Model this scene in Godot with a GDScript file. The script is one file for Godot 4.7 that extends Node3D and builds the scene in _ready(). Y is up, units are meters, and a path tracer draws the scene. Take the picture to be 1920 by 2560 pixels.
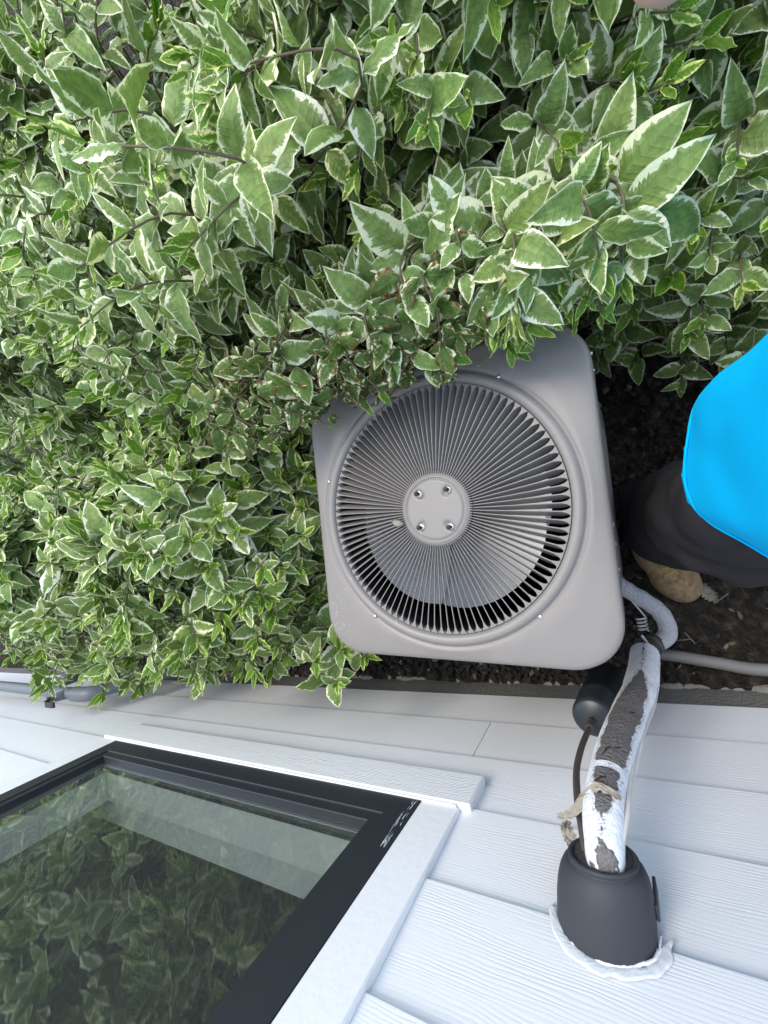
extends Node3D
# World: y up, ground at y = 0, house wall face at z = 0 (outside is -z), x along the wall.

const EYE := Vector3(0.0, 1.45, -0.54)
const FWD := Vector3(-0.50289, -0.86118, -0.07399)
var rng := RandomNumberGenerator.new()
var names := {}
var M := {}
var nz := FastNoiseLite.new()

# ---------------------------------------------------------------- helpers
func numbered(called: String) -> String:
	if not names.has(called):
		names[called] = 0
		return called
	names[called] += 1
	return "%s_%03d" % [called, names[called]]

func tag(o: Node, label: String, category: String, group := "", kind := "") -> void:
	if label: o.set_meta("label", label)
	if category: o.set_meta("category", category)
	if group: o.set_meta("group", group)
	if kind: o.set_meta("kind", kind)

func thing(called: String, label: String, category: String, at := Vector3.ZERO, group := "") -> Node3D:
	var o := Node3D.new()
	o.name = numbered(called)
	add_child(o)
	o.position = at
	tag(o, label, category, group)
	return o

func part(parent: Node, called: String, mesh: Mesh, m: Material, xf := Transform3D()) -> MeshInstance3D:
	var o := MeshInstance3D.new()
	o.name = called
	o.mesh = mesh
	o.material_override = null
	for i in mesh.get_surface_count():
		o.set_surface_override_material(i, m)
	parent.add_child(o, true)
	o.transform = xf
	o.cast_shadow = GeometryInstance3D.SHADOW_CASTING_SETTING_ON
	return o

func topmesh(called: String, mesh: Mesh, m: Material, label: String, category: String, group := "", kind := "") -> MeshInstance3D:
	var o := part(self, numbered(called), mesh, m)
	tag(o, label, category, group, kind)
	return o

func mat(c: Color, rough := 0.8, metal := 0.0, spec := 0.5) -> StandardMaterial3D:
	var m := StandardMaterial3D.new()
	m.albedo_color = c.linear_to_srgb()
	m.roughness = rough
	m.metallic = metal
	m.metallic_specular = spec
	m.cull_mode = BaseMaterial3D.CULL_DISABLED
	return m

func st0(smooth := true) -> SurfaceTool:
	var st := SurfaceTool.new()
	st.begin(Mesh.PRIMITIVE_TRIANGLES)
	st.set_smooth_group(0 if smooth else -1)
	return st

func done(st: SurfaceTool) -> ArrayMesh:
	st.index()
	st.generate_normals()
	return st.commit()

func tri(st: SurfaceTool, a: Vector3, b: Vector3, c: Vector3, ua := Vector2.ZERO, ub := Vector2.ZERO, uc := Vector2.ZERO) -> void:
	st.set_uv(ua); st.add_vertex(a)
	st.set_uv(ub); st.add_vertex(b)
	st.set_uv(uc); st.add_vertex(c)

func quad(st: SurfaceTool, a: Vector3, b: Vector3, c: Vector3, d: Vector3, ua := Vector2.ZERO, ub := Vector2.RIGHT, uc := Vector2.ONE, ud := Vector2.DOWN) -> void:
	tri(st, a, b, c, ua, ub, uc)
	tri(st, a, c, d, ua, uc, ud)

# rows: Array of PackedVector3Array of one length; faces between rows
func sheet(st: SurfaceTool, rows: Array, closed := false, us := 1.0, vs := 1.0) -> void:
	var n: int = rows[0].size()
	var m := n if closed else n - 1
	for i in rows.size() - 1:
		var r0: PackedVector3Array = rows[i]
		var r1: PackedVector3Array = rows[i + 1]
		var v0 := float(i) / (rows.size() - 1) * vs
		var v1 := float(i + 1) / (rows.size() - 1) * vs
		for j in m:
			var k := (j + 1) % n
			var u0 := float(j) / m * us
			var u1 := float(j + 1) / m * us
			quad(st, r0[j], r0[k], r1[k], r1[j], Vector2(u0, v0), Vector2(u1, v0), Vector2(u1, v1), Vector2(u0, v1))

func lathe_rows(profile: Array, segs: int) -> Array:
	var rows := []
	for p in profile:
		var r := PackedVector3Array()
		for j in segs:
			var a := TAU * j / segs
			r.append(Vector3(cos(a) * p.x, p.y, sin(a) * p.x))
		rows.append(r)
	return rows

func lathe(profile: Array, segs := 32, smooth := true) -> ArrayMesh:
	var st := st0(smooth)
	var rows := lathe_rows(profile, segs)
	rows.reverse()
	sheet(st, rows, true)
	return done(st)

func spline(pts: Array, n: int) -> PackedVector3Array:
	var out := PackedVector3Array()
	var c := pts.size()
	for i in n + 1:
		var f := float(i) / n * (c - 1)
		var k := mini(int(f), c - 2)
		var t := f - k
		var a: Vector3 = pts[maxi(k - 1, 0)]
		var b: Vector3 = pts[k]
		var d: Vector3 = pts[k + 1]
		var e: Vector3 = pts[mini(k + 2, c - 1)]
		out.append(b.cubic_interpolate(d, a, e, t))
	return out

func tube_into(st: SurfaceTool, path: PackedVector3Array, radius: Callable, segs := 10, caps := true, vs := 1.0) -> void:
	var rows := []
	var side := Vector3.ZERO
	var n := path.size()
	for i in n:
		var d := (path[mini(i + 1, n - 1)] - path[maxi(i - 1, 0)]).normalized()
		if side == Vector3.ZERO:
			side = d.cross(Vector3.UP if absf(d.y) < 0.9 else Vector3.RIGHT).normalized()
		side = (side - d * side.dot(d)).normalized()
		var up := d.cross(side)
		var r := PackedVector3Array()
		var t := float(i) / (n - 1)
		for j in segs:
			var a := TAU * j / segs
			r.append(path[i] + (side * cos(a) + up * sin(a)) * radius.call(t, a))
		rows.append(r)
	sheet(st, rows, true, 1.0, vs)
	if caps:
		for e in [0, n - 1]:
			var r: PackedVector3Array = rows[e]
			for j in segs:
				if e == 0: tri(st, path[e], r[(j + 1) % segs], r[j])
				else: tri(st, path[e], r[j], r[(j + 1) % segs])

func tube(pts: Array, rad: float, n := 24, segs := 10) -> ArrayMesh:
	var st := st0()
	tube_into(st, spline(pts, n), func(_t, _a): return rad, segs)
	return done(st)

# box with small chamfers
func bevel_box(size: Vector3, b := 0.002) -> ArrayMesh:
	var st := st0(false)
	box_into(st, Vector3.ZERO, size, b)
	return done(st)

func box_into(st: SurfaceTool, c: Vector3, size: Vector3, b := 0.002) -> void:
	var h := size / 2
	b = minf(b, minf(h.x, minf(h.y, h.z)) * 0.9)
	for ax in 3:
		for s in [-1.0, 1.0]:
			var u := (ax + 1) % 3
			var v := (ax + 2) % 3
			var q := []
			for k in [[-1, -1], [1, -1], [1, 1], [-1, 1]]:
				var p := Vector3.ZERO
				p[ax] = s * h[ax]
				p[u] = k[0] * (h[u] - b)
				p[v] = k[1] * (h[v] - b)
				q.append(c + p)
			if s > 0: quad(st, q[3], q[2], q[1], q[0])
			else: quad(st, q[0], q[1], q[2], q[3])
			# chamfer along the edges ax/u
			for s2 in [-1.0, 1.0]:
				var e := []
				for w in [-1.0, 1.0]:
					var p1 := Vector3.ZERO
					p1[ax] = s * h[ax]; p1[u] = s2 * (h[u] - b); p1[v] = w * (h[v] - b)
					var p2 := Vector3.ZERO
					p2[ax] = s * (h[ax] - b); p2[u] = s2 * h[u]; p2[v] = w * (h[v] - b)
					e.append(c + p1); e.append(c + p2)
				if s * s2 > 0: quad(st, e[0], e[2], e[3], e[1])
				else: quad(st, e[0], e[1], e[3], e[2])
	for sx in [-1.0, 1.0]:
		for sy in [-1.0, 1.0]:
			for sz in [-1.0, 1.0]:
				var p1 := c + Vector3(sx * h.x, sy * (h.y - b), sz * (h.z - b))
				var p2 := c + Vector3(sx * (h.x - b), sy * h.y, sz * (h.z - b))
				var p3 := c + Vector3(sx * (h.x - b), sy * (h.y - b), sz * h.z)
				if sx * sy * sz > 0: tri(st, p1, p3, p2)
				else: tri(st, p1, p2, p3)

func at(p: Vector3) -> Transform3D:
	return Transform3D(Basis(), p)

func noise_tex(freq: float, size := 512, ramp = null, seed_ := 1, octaves := 4, kind := FastNoiseLite.TYPE_SIMPLEX_SMOOTH) -> NoiseTexture2D:
	var n := FastNoiseLite.new()
	n.seed = seed_
	n.noise_type = kind
	n.frequency = freq
	n.fractal_octaves = octaves
	var t := NoiseTexture2D.new()
	t.width = size
	t.height = size
	t.seamless = true
	t.noise = n
	if ramp: t.color_ramp = ramp
	return t

func ramp(stops: Array) -> Gradient:
	var g := Gradient.new()
	var o := PackedFloat32Array()
	var c := PackedColorArray()
	for s in stops:
		o.append(s[0]); c.append(s[1])
	g.offsets = o
	g.colors = c
	return g

func triplanar(m: StandardMaterial3D, scale: float) -> StandardMaterial3D:
	m.uv1_triplanar = true
	m.uv1_world_triplanar = true
	m.uv1_scale = Vector3.ONE * scale
	return m

func bump(m: StandardMaterial3D, t: Texture2D, cm: float) -> StandardMaterial3D:
	m.heightmap_enabled = true
	m.heightmap_texture = t
	m.heightmap_scale = cm
	return m

# ---------------------------------------------------------------- signed-distance bodies (people)
func surface_nets(bones: Array, cell: float, k: float, warp = null) -> ArrayMesh:
	# bone: [a, b, ra, rb]
	var lo := Vector3.INF
	var hi := -Vector3.INF
	for b in bones:
		var r: float = maxf(b[2], b[3]) + k + cell * 2
		for q in [b[0], b[1]]:
			lo = lo.min(q - Vector3.ONE * r)
			hi = hi.max(q + Vector3.ONE * r)
	var nx := int((hi.x - lo.x) / cell) + 2
	var ny := int((hi.y - lo.y) / cell) + 2
	var nn := int((hi.z - lo.z) / cell) + 2
	var f := PackedFloat32Array()
	f.resize(nx * ny * nn)
	f.fill(1.0)
	for b in bones:
		var a: Vector3 = b[0]
		var e: Vector3 = b[1]
		var ra: float = b[2]
		var rb: float = b[3]
		var r := maxf(ra, rb) + k + cell * 2
		var l3 := ((a.min(e) - Vector3.ONE * r) - lo) / cell
		var h3 := ((a.max(e) + Vector3.ONE * r) - lo) / cell
		var ae := e - a
		var l2 := maxf(ae.length_squared(), 1e-9)
		for z in range(maxi(int(l3.z), 0), mini(int(h3.z) + 2, nn)):
			for y in range(maxi(int(l3.y), 0), mini(int(h3.y) + 2, ny)):
				var row := (z * ny + y) * nx
				for x in range(maxi(int(l3.x), 0), mini(int(h3.x) + 2, nx)):
					var p := lo + Vector3(x, y, z) * cell
					var t := clampf((p - a).dot(ae) / l2, 0.0, 1.0)
					var dd := p.distance_to(a + ae * t) - lerpf(ra, rb, t)
					var o := f[row + x]
					if o >= 1.0:
						f[row + x] = dd
					else:
						var hh := maxf(k - absf(o - dd), 0.0) / k
						f[row + x] = minf(o, dd) - hh * hh * k * 0.25
	if warp != null:
		for z in nn:
			for y in ny:
				var row := (z * ny + y) * nx
				for x in nx:
					if f[row + x] < 0.05:
						f[row + x] = warp.call(lo + Vector3(x, y, z) * cell, f[row + x])
	var vid := PackedInt32Array()
	vid.resize(nx * ny * nn)
	vid.fill(-1)
	var verts := PackedVector3Array()
	var offs := [0, 1, nx, nx + 1, nx * ny, nx * ny + 1, nx * ny + nx, nx * ny + nx + 1]
	var edges := [[0, 1], [2, 3], [4, 5], [6, 7], [0, 2], [1, 3], [4, 6], [5, 7], [0, 4], [1, 5], [2, 6], [3, 7]]
	var corner := [Vector3(0, 0, 0), Vector3(1, 0, 0), Vector3(0, 1, 0), Vector3(1, 1, 0), Vector3(0, 0, 1), Vector3(1, 0, 1), Vector3(0, 1, 1), Vector3(1, 1, 1)]
	for z in nn - 1:
		for y in ny - 1:
			for x in nx - 1:
				var i := (z * ny + y) * nx + x
				if f[i] >= 0.9: continue
				var neg := 0
				for c in 8:
					if f[i + offs[c]] < 0.0: neg += 1
				if neg == 0 or neg == 8: continue
				var s := Vector3.ZERO
				var n := 0
				for e in edges:
					var d0 := f[i + offs[e[0]]]
					var d1 := f[i + offs[e[1]]]
					if (d0 < 0.0) != (d1 < 0.0):
						s += corner[e[0]].lerp(corner[e[1]], d0 / (d0 - d1))
						n += 1
				vid[i] = verts.size()
				verts.append(lo + (Vector3(x, y, z) + s / n) * cell)
	var st := st0()
	for z in range(1, nn - 1):
		for y in range(1, ny - 1):
			for x in range(1, nx - 1):
				var i := (z * ny + y) * nx + x
				var d0 := f[i]
				if d0 >= 0.9: continue
				for ax in 3:
					var du: int = [1, nx, nx * ny][ax]
					var d1 := f[i + du]
					if (d0 < 0.0) == (d1 < 0.0): continue
					var a1: int = [nx, nx * ny, 1][ax]
					var a2: int = [nx * ny, 1, nx][ax]
					var q := [vid[i], vid[i - a1], vid[i - a1 - a2], vid[i - a2]]
					if q.min() < 0: continue
					if d0 < 0.0: quad(st, verts[q[0]], verts[q[3]], verts[q[2]], verts[q[1]])
					else: quad(st, verts[q[0]], verts[q[1]], verts[q[2]], verts[q[3]])
	return done(st)

# ================================================================ main
func _ready() -> void:
	rng.seed = 11
	nz.seed = 5
	nz.frequency = 1.0
	nz.fractal_octaves = 3
	camera_and_light()
	materials()
	ground()
	house()
	condenser()
	line_set()
	wall_hood()
	valve_pipes()
	shrubs()
	person()
	litter()

func camera_and_light() -> void:
	var cam := Camera3D.new()
	cam.name = "camera"
	cam.keep_aspect = Camera3D.KEEP_HEIGHT
	cam.fov = 103.04
	cam.near = 0.02
	cam.far = 200.0
	add_child(cam)
	cam.transform = Transform3D(Basis(Vector3(0.84521, -0.50786, 0.16643), Vector3(0.18090, -0.02116, -0.98327), Vector3(0.50289, 0.86118, 0.07399)).orthonormalized(), EYE)
	cam.current = true
	var sky := ProceduralSkyMaterial.new()
	sky.sky_top_color = Color(0.82, 0.875, 0.96)
	sky.sky_horizon_color = Color(0.83, 0.865, 0.92)
	sky.sky_curve = 0.2
	sky.sky_energy_multiplier = 1.0
	sky.ground_bottom_color = Color(0.25, 0.26, 0.24)
	sky.ground_horizon_color = Color(0.5, 0.52, 0.5)
	var env := Environment.new()
	env.background_mode = Environment.BG_SKY
	env.sky = Sky.new()
	env.sky.sky_material = sky
	env.tonemap_mode = Environment.TONE_MAPPER_LINEAR
	env.tonemap_exposure = 2.6
	env.sdfgi_enabled = true
	env.ssao_enabled = true
	env.ssil_enabled = true
	var we := WorldEnvironment.new()
	we.name = "environment"
	we.environment = env
	add_child(we)
	var sun := DirectionalLight3D.new()
	sun.name = "sun"
	sun.light_energy = 0.35
	sun.light_color = Color(1.0, 0.97, 0.93)
	sun.light_angular_distance = 25.0
	sun.shadow_enabled = true
	add_child(sun)
	sun.look_at_from_position(Vector3(-0.6, 2.2, -1.0), Vector3.ZERO)

func materials() -> void:
	M.siding = mat(Color(0.765, 0.79, 0.83), 0.55)
	bump(M.siding, ImageTexture.create_from_image(grain_image()), 0.027)
	M.trim = mat(Color(0.79, 0.81, 0.845), 0.5)
	triplanar(bump(M.trim, noise_tex(0.03, 256, null, 3), 0.03), 6.0)
	M.sill = mat(Color(0.79, 0.81, 0.845), 0.5)
	bump(M.sill, M.siding.heightmap_texture, 0.06)
	M.sheathing = mat(Color(0.25, 0.22, 0.18), 0.9)
	M.frame = mat(Color(0.021, 0.025, 0.033), 0.45)
	triplanar(bump(M.frame, noise_tex(0.25, 256, null, 8), 0.008), 8.0)
	M.frame.clearcoat_enabled = false
	M.glass = mat(Color(0.87, 0.955, 0.935), 0.0)   # greenish float glass
	M.glass.albedo_color.a = 0.025   # a film of dust
	M.glass.metallic_specular = 0.42
	M.glass.refraction_enabled = true
	M.glass.refraction_scale = 0.05
	M.reveal = mat(Color(0.78, 0.78, 0.76), 0.6)
	M.stool = mat(Color(0.62, 0.62, 0.60), 0.6)
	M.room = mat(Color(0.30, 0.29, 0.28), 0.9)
	M.shaded_floor = mat(Color(0.055, 0.038, 0.026), 0.7)  # floor colour set near black to stand for the shade inside the room
	M.spacer = mat(Color(0.30, 0.30, 0.31), 0.35, 0.7)
	M.concrete = mat(Color(0.17, 0.165, 0.155), 0.95)
	triplanar(bump(M.concrete, noise_tex(0.05, 512, null, 4), 0.3), 2.5)
	M.mortar = mat(Color(0.22, 0.21, 0.195), 0.95)
	triplanar(bump(M.mortar, noise_tex(0.08, 256, null, 14), 0.3), 5.0)
	M.soil = mat(Color(1, 1, 1), 0.97, 0.0, 0.3)
	M.soil.albedo_texture = noise_tex(0.02, 512, ramp([[0.0, Color(0.10, 0.095, 0.09)], [0.45, Color(0.165, 0.15, 0.135)], [0.7, Color(0.235, 0.215, 0.19)], [1.0, Color(0.34, 0.31, 0.27)]]), 21, 5)
	triplanar(bump(M.soil, noise_tex(0.06, 512, null, 22, 5), 1.0), 2.2)
	M.paint = mat(Color(0.243, 0.227, 0.218), 0.42)
	triplanar(bump(M.paint, noise_tex(0.2, 256, null, 31, 2), 0.006), 10.0)
	M.paint_cover = mat(Color(1, 1, 1), 0.42)
	M.paint_cover.albedo_texture = ImageTexture.create_from_image(cover_image())
	M.dark_metal = mat(Color(0.05, 0.05, 0.055), 0.6)
	M.blade = mat(Color(0.86, 0.87, 0.89), 0.5, 0.1)
	M.screw = mat(Color(0.62, 0.62, 0.64), 0.3, 0.9)
	M.bolt = mat(Color(0.02, 0.02, 0.024), 0.5)
	M.hood = mat(Color(0.030, 0.034, 0.043), 0.62)
	triplanar(bump(M.hood, noise_tex(0.3, 256, null, 41), 0.01), 10.0)
	M.caulk = mat(Color(0.72, 0.75, 0.79), 0.45)
	M.insulation = mat(Color(1, 1, 1), 0.75)
	var worn := worn_images()
	M.insulation.albedo_texture = ImageTexture.create_from_image(worn[0])
	bump(M.insulation, ImageTexture.create_from_image(worn[1]), 0.35)
	M.white_wrap = mat(Color(0.37, 0.38, 0.42), 0.85)
	triplanar(bump(M.white_wrap, noise_tex(0.05, 256, null, 51), 0.4), 8.0)
	M.rubber = mat(Color(0.035, 0.032, 0.03), 0.7)
	M.brown_tube = mat(Color(0.075, 0.062, 0.055), 0.6)
	M.drier = mat(Color(0.024, 0.032, 0.040), 0.38)
	M.wire = mat(Color(0.55, 0.55, 0.53), 0.5)
	M.hose = mat(Color(0.20, 0.20, 0.20), 0.6)
	M.pvc = mat(Color(0.13, 0.15, 0.175), 0.5)
	M.black_plastic = mat(Color(0.015, 0.016, 0.018), 0.5)
	M.dry = mat(Color(0.33, 0.305, 0.265), 0.9)
	M.dry.backlight_enabled = true
	M.dry.backlight = Color(0.3, 0.25, 0.18)
	M.dry_dark = mat(Color(0.20, 0.14, 0.09), 0.9)
	M.dry_pale = mat(Color(0.24, 0.22, 0.185), 0.9)
	M.stem = mat(Color(0.13, 0.10, 0.065), 0.8)
	M.leaf = mat(Color(1, 1, 1), 0.5, 0.0, 0.4)
	var tex := ImageTexture.create_from_image(leaf_atlas())
	M.leaf.albedo_texture = tex
	bump(M.leaf, ImageTexture.create_from_image(leaf_relief), 0.055)
	M.leaf.vertex_color_use_as_albedo = true
	M.leaf.backlight_enabled = true
	M.leaf.backlight = Color(0.55, 0.6, 0.5)
	M.leaves = []
	for c in [Color(1, 1, 1), Color(0.86, 0.92, 0.84), Color(1.0, 1.0, 0.86), Color(0.92, 0.96, 1.0)]:
		var m: StandardMaterial3D = M.leaf.duplicate()
		m.albedo_color = c.linear_to_srgb()
		M.leaves.append(m)
	M.mulch = mat(Color(0.05, 0.042, 0.038), 0.95)
	M.mulch.vertex_color_use_as_albedo = true
	M.mulch.albedo_color = Color.WHITE
	M.shirt = mat(Color(0.0, 0.42, 0.80), 0.9, 0.0, 0.2)
	triplanar(bump(M.shirt, noise_tex(0.35, 256, null, 61), 0.02), 14.0)
	M.pants = mat(Color(0.028, 0.027, 0.031), 0.92, 0.0, 0.3)
	triplanar(bump(M.pants, noise_tex(0.3, 256, null, 62), 0.03), 14.0)
	M.shoe = mat(Color(1, 1, 1), 0.95)
	M.shoe.albedo_texture = noise_tex(0.02, 256, ramp([[0.0, Color(0.34, 0.26, 0.19)], [0.35, Color(0.48, 0.40, 0.30)], [0.7, Color(0.56, 0.485, 0.37)], [1.0, Color(0.61, 0.55, 0.44)]]), 64, 5)
	triplanar(bump(M.shoe, noise_tex(0.1, 256, null, 63), 0.06), 10.0)
	M.lace = mat(Color(0.36, 0.26, 0.06), 0.9)
	M.skin = mat(Color(0.50, 0.34, 0.26), 0.55)
	M.hair = mat(Color(0.03, 0.022, 0.016), 0.7)
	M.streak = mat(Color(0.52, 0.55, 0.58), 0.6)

# embossed cedar grain of fibre-cement boards: u along the board (2.4 m), v across it
func grain_image() -> Image:
	var w := 1024
	var h := 384
	var im := Image.create(w, h, false, Image.FORMAT_RF)
	var n1 := FastNoiseLite.new()
	n1.seed = 7
	n1.frequency = 1.0
	n1.fractal_octaves = 3
	for x in w:
		var a := TAU * x / w
		var cx := cos(a)
		var sx := sin(a)
		for y in h:
			var v := float(y) / h
			var wv := n1.get_noise_3d(cx * 0.9, sx * 0.9, v * 1.6)
			var fine := n1.get_noise_3d(cx * 5.0, sx * 5.0, v * 20.0 + 9.0)
			var ph := v * 37.0 + wv * 2.2 + fine * 0.45
			var s := 0.5 + 0.5 * sin(ph * TAU)
			var amp := clampf(0.55 + 0.9 * n1.get_noise_3d(cx * 2.0 + 4.0, sx * 2.0, v * 5.0), 0.1, 1.0)
			im.set_pixel(x, y, Color(pow(s, 2.2) * amp + fine * 0.25, 0, 0))
	return im

# painted sheet metal of the condenser's cover, with the pale scuffs near one corner (planar uv, 0..1 over 0.7 m)
func cover_image() -> Image:
	var w := 512
	var im := Image.create(w, w, false, Image.FORMAT_RGB8)
	var base := Color(0.243, 0.227, 0.218).linear_to_srgb()
	var n := FastNoiseLite.new()
	n.seed = 3
	n.frequency = 0.02
	n.fractal_octaves = 4
	var r := RandomNumberGenerator.new()
	r.seed = 4
	for x in w:
		for y in w:
			var k := 1.0 + 0.018 * n.get_noise_2d(x, y) + 0.012 * n.get_noise_2d(x * 9.0, y * 9.0 + 300.0)
			var c := Color(base.r * k, base.g * k, base.b * k)
			if n.get_noise_2d(x * 6.0 + 900.0, y * 6.0) > 0.62 and n.get_noise_2d(x * 0.8, y * 0.8 + 700.0) > 0.12:
				c = c.lerp(Color(0.72, 0.71, 0.70), 0.25)
			im.set_pixel(x, y, c)
	# chips and scratches by the corner nearest wall and shrub, and a few strays
	for i in 70:
		var cx := w * (0.09 + absf(r.randfn(0.0, 0.05)))
		var cy := w * (0.86 + r.randfn(0.0, 0.07))
		if i > 64:
			cx = w * r.randf_range(0.05, 0.95)
			cy = w * r.randf_range(0.55, 0.97)
		var len := r.randi_range(0, 3) if i < 66 else 6
		var dx := r.randf_range(-1, 1)
		for s in len + 1:
			var px := Vector2i(int(cx + dx * s), int(cy + s * 0.7))
			if px.x > 0 and px.y > 0 and px.x < w and px.y < w:
				im.set_pixelv(px, Color(0.70, 0.68, 0.67))
	return im

# pipe insulation: white paint, worn through to grey-brown foam on one side (u around, v along)
func worn_images() -> Array:
	var w := 128
	var h := 512
	var im := Image.create(w, h, false, Image.FORMAT_RGB8)
	var hm := Image.create(w, h, false, Image.FORMAT_RF)
	var n := FastNoiseLite.new()
	n.seed = 12
	n.frequency = 0.03
	n.fractal_octaves = 4
	for x in w:
		for y in h:
			var u := float(x) / w
			var v := float(y) / h
			var e := n.get_noise_2d(x * 1.6, y * 1.6)
			var fine := n.get_noise_2d(x * 9.0, y * 9.0)
			# v 0 at the hood, 1 at the bottom; the worn side is u about 0.5
			var half := 0.0
			if v > 0.045 and v < 0.155: half = 0.10 * sin((v - 0.045) / 0.11 * PI) + 0.16 * e
			if v > 0.215 and v < 0.80: half = 0.125 * pow(sin((v - 0.215) / 0.585 * PI), 0.4) - 0.05 * smoothstep(0.62, 0.8, v)
			if v > 0.335 and v < 0.352: half = 0.0
			var d := half - absf(u - 0.5) + e * 0.028
			var c := Color(0.88, 0.89, 0.92)
			c = c * (1.0 + 0.04 * e)
			if d > 0.0:
				c = Color(0.41, 0.395, 0.395) * (1.0 + 0.16 * fine + 0.1 * e)
			elif d > -0.03 and fine > 0.1:
				c = Color(0.66, 0.66, 0.68)
			# cracks in the bare foam
			for cr in [[0.28, 0.50, 0.03], [0.30, 0.47, 0.035], [0.385, 0.46, 0.03], [0.40, 0.53, 0.02], [0.55, 0.55, 0.02]]:
				if absf(v - cr[0] - 0.3 * (u - cr[1]) + e * 0.012) < 0.0035 and absf(u - cr[1]) < cr[2]:
					c = Color(0.13, 0.10, 0.09)
			var gap := Vector2((u - 0.47) / 0.035, (v - 0.285) / 0.014).length() + e * 0.7
			if gap < 0.45: c = Color(0.40, 0.24, 0.15)
			im.set_pixel(x, y, c)
			hm.set_pixel(x, y, Color((0.0 if d > 0.0 else 0.5) + 0.5 * fine * (1.0 if d > 0.0 else 0.3) + 0.3 * e, 0, 0))
	return [im, hm]

# 8 x 4 cells of 128 x 256: 20 mature, 6 young, 6 scorched leaves; u across the blade, v from base to tip
var leaf_relief: Image
func leaf_atlas() -> Image:
	var im := Image.create(1024, 1024, false, Image.FORMAT_RGB8)
	leaf_relief = Image.create(1024, 1024, false, Image.FORMAT_RF)
	var n := FastNoiseLite.new()
	n.seed = 77
	n.frequency = 1.0
	n.fractal_octaves = 2
	var r := RandomNumberGenerator.new()
	r.seed = 5
	for cell in 32:
		var ox := (cell % 8) * 128
		var oy := (cell / 8) * 256
		var young := cell >= 20 and cell < 26
		var burnt := cell >= 26
		var g := Color(0.435, 0.535, 0.285).lerp(Color(0.525, 0.61, 0.34), r.randf())
		var pale := Color(0.635, 0.70, 0.50)
		var cream := Color(0.94, 0.935, 0.77).lerp(Color(0.95, 0.95, 0.87), r.randf())
		var keep := r.randf_range(0.55, 0.86)
		if cell % 6 == 0: keep = 0.88
		if young:
			g = Color(0.45, 0.58, 0.19).lerp(Color(0.38, 0.54, 0.20), r.randf())
			pale = Color(0.58, 0.67, 0.28)
			cream = Color(0.86, 0.89, 0.58)
		if burnt:
			g = Color(0.33, 0.43, 0.20)
		var skew := r.randf_range(-0.16, 0.16)
		for yy in 256:
			var t := yy / 255.0
			for xx in 128:
				var s := (xx - 63.5) / 63.5
				var a := absf(s)
				var side := signf(s)
				var q := t - 0.30 * a * (1.0 - t)
				var lim := keep + skew * side
				lim += 0.30 * n.get_noise_3d(q * 4.0, side * 7.0 + cell * 3.1, 0.0)
				lim += 0.20 * n.get_noise_3d(q * 17.0, side * 7.0 + cell * 3.1, 5.0)
				lim = clampf(lim, 0.18, 0.88) * (1.0 - 0.55 * smoothstep(0.80, 1.0, t))
				var pal := lim - 0.16 - 0.25 * maxf(0.0, n.get_noise_3d(q * 6.0, side * 3.0 + cell * 5.7, 11.0))
				var c := g
				var vein := absf(fposmod(q * 8.0 + 0.5, 1.0) - 0.5)
				c = c * (1.0 + 0.16 * n.get_noise_3d(s * 2.0, t * 4.0, cell * 2.0) + 0.07 * n.get_noise_3d(s * 12.0, t * 26.0, cell * 2.0))
				if a > pal: c = pale.lerp(g, clampf(0.5 + n.get_noise_3d(s * 4.0, t * 8.0, cell + 40.0), 0.0, 1.0))
				if vein < 0.05: c = c * 0.91
				if a < 0.035: c = c.lerp(Color(0.55, 0.62, 0.36), 0.55)
				if a > lim: c = cream * (1.0 + 0.05 * n.get_noise_3d(s * 6.0, t * 12.0, cell + 80.0))
				if burnt:
					var b := a * 0.7 + 0.35 * t + 0.55 * n.get_noise_3d(s * 2.0, t * 4.0, cell + 120.0)
					if b > 0.78: c = Color(0.50, 0.42, 0.26).lerp(Color(0.36, 0.26, 0.16), clampf((b - 0.78) * 3.0 + 0.3 * n.get_noise_3d(s * 7.0, t * 14.0, cell), 0.0, 1.0))
					elif b > 0.66: c = c.lerp(Color(0.58, 0.54, 0.30), 0.6)
				elif a > 0.955 and n.get_noise_3d(t * 6.0, side * 4.0, cell + 7.0) > 0.15:
					c = c.lerp(Color(0.62, 0.50, 0.34), 0.6)
				c.a = 1.0
				im.set_pixel(ox + xx, oy + yy, c)
				# quilted blade: sunk midrib and side veins
				var hgt := minf(vein * 2.2, 0.55) + minf(a * 2.5, 0.5) + 0.25 * n.get_noise_3d(s * 5.0, t * 10.0, cell + 60.0)
				leaf_relief.set_pixel(ox + xx, oy + yy, Color(hgt, 0, 0))
	return im

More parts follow.
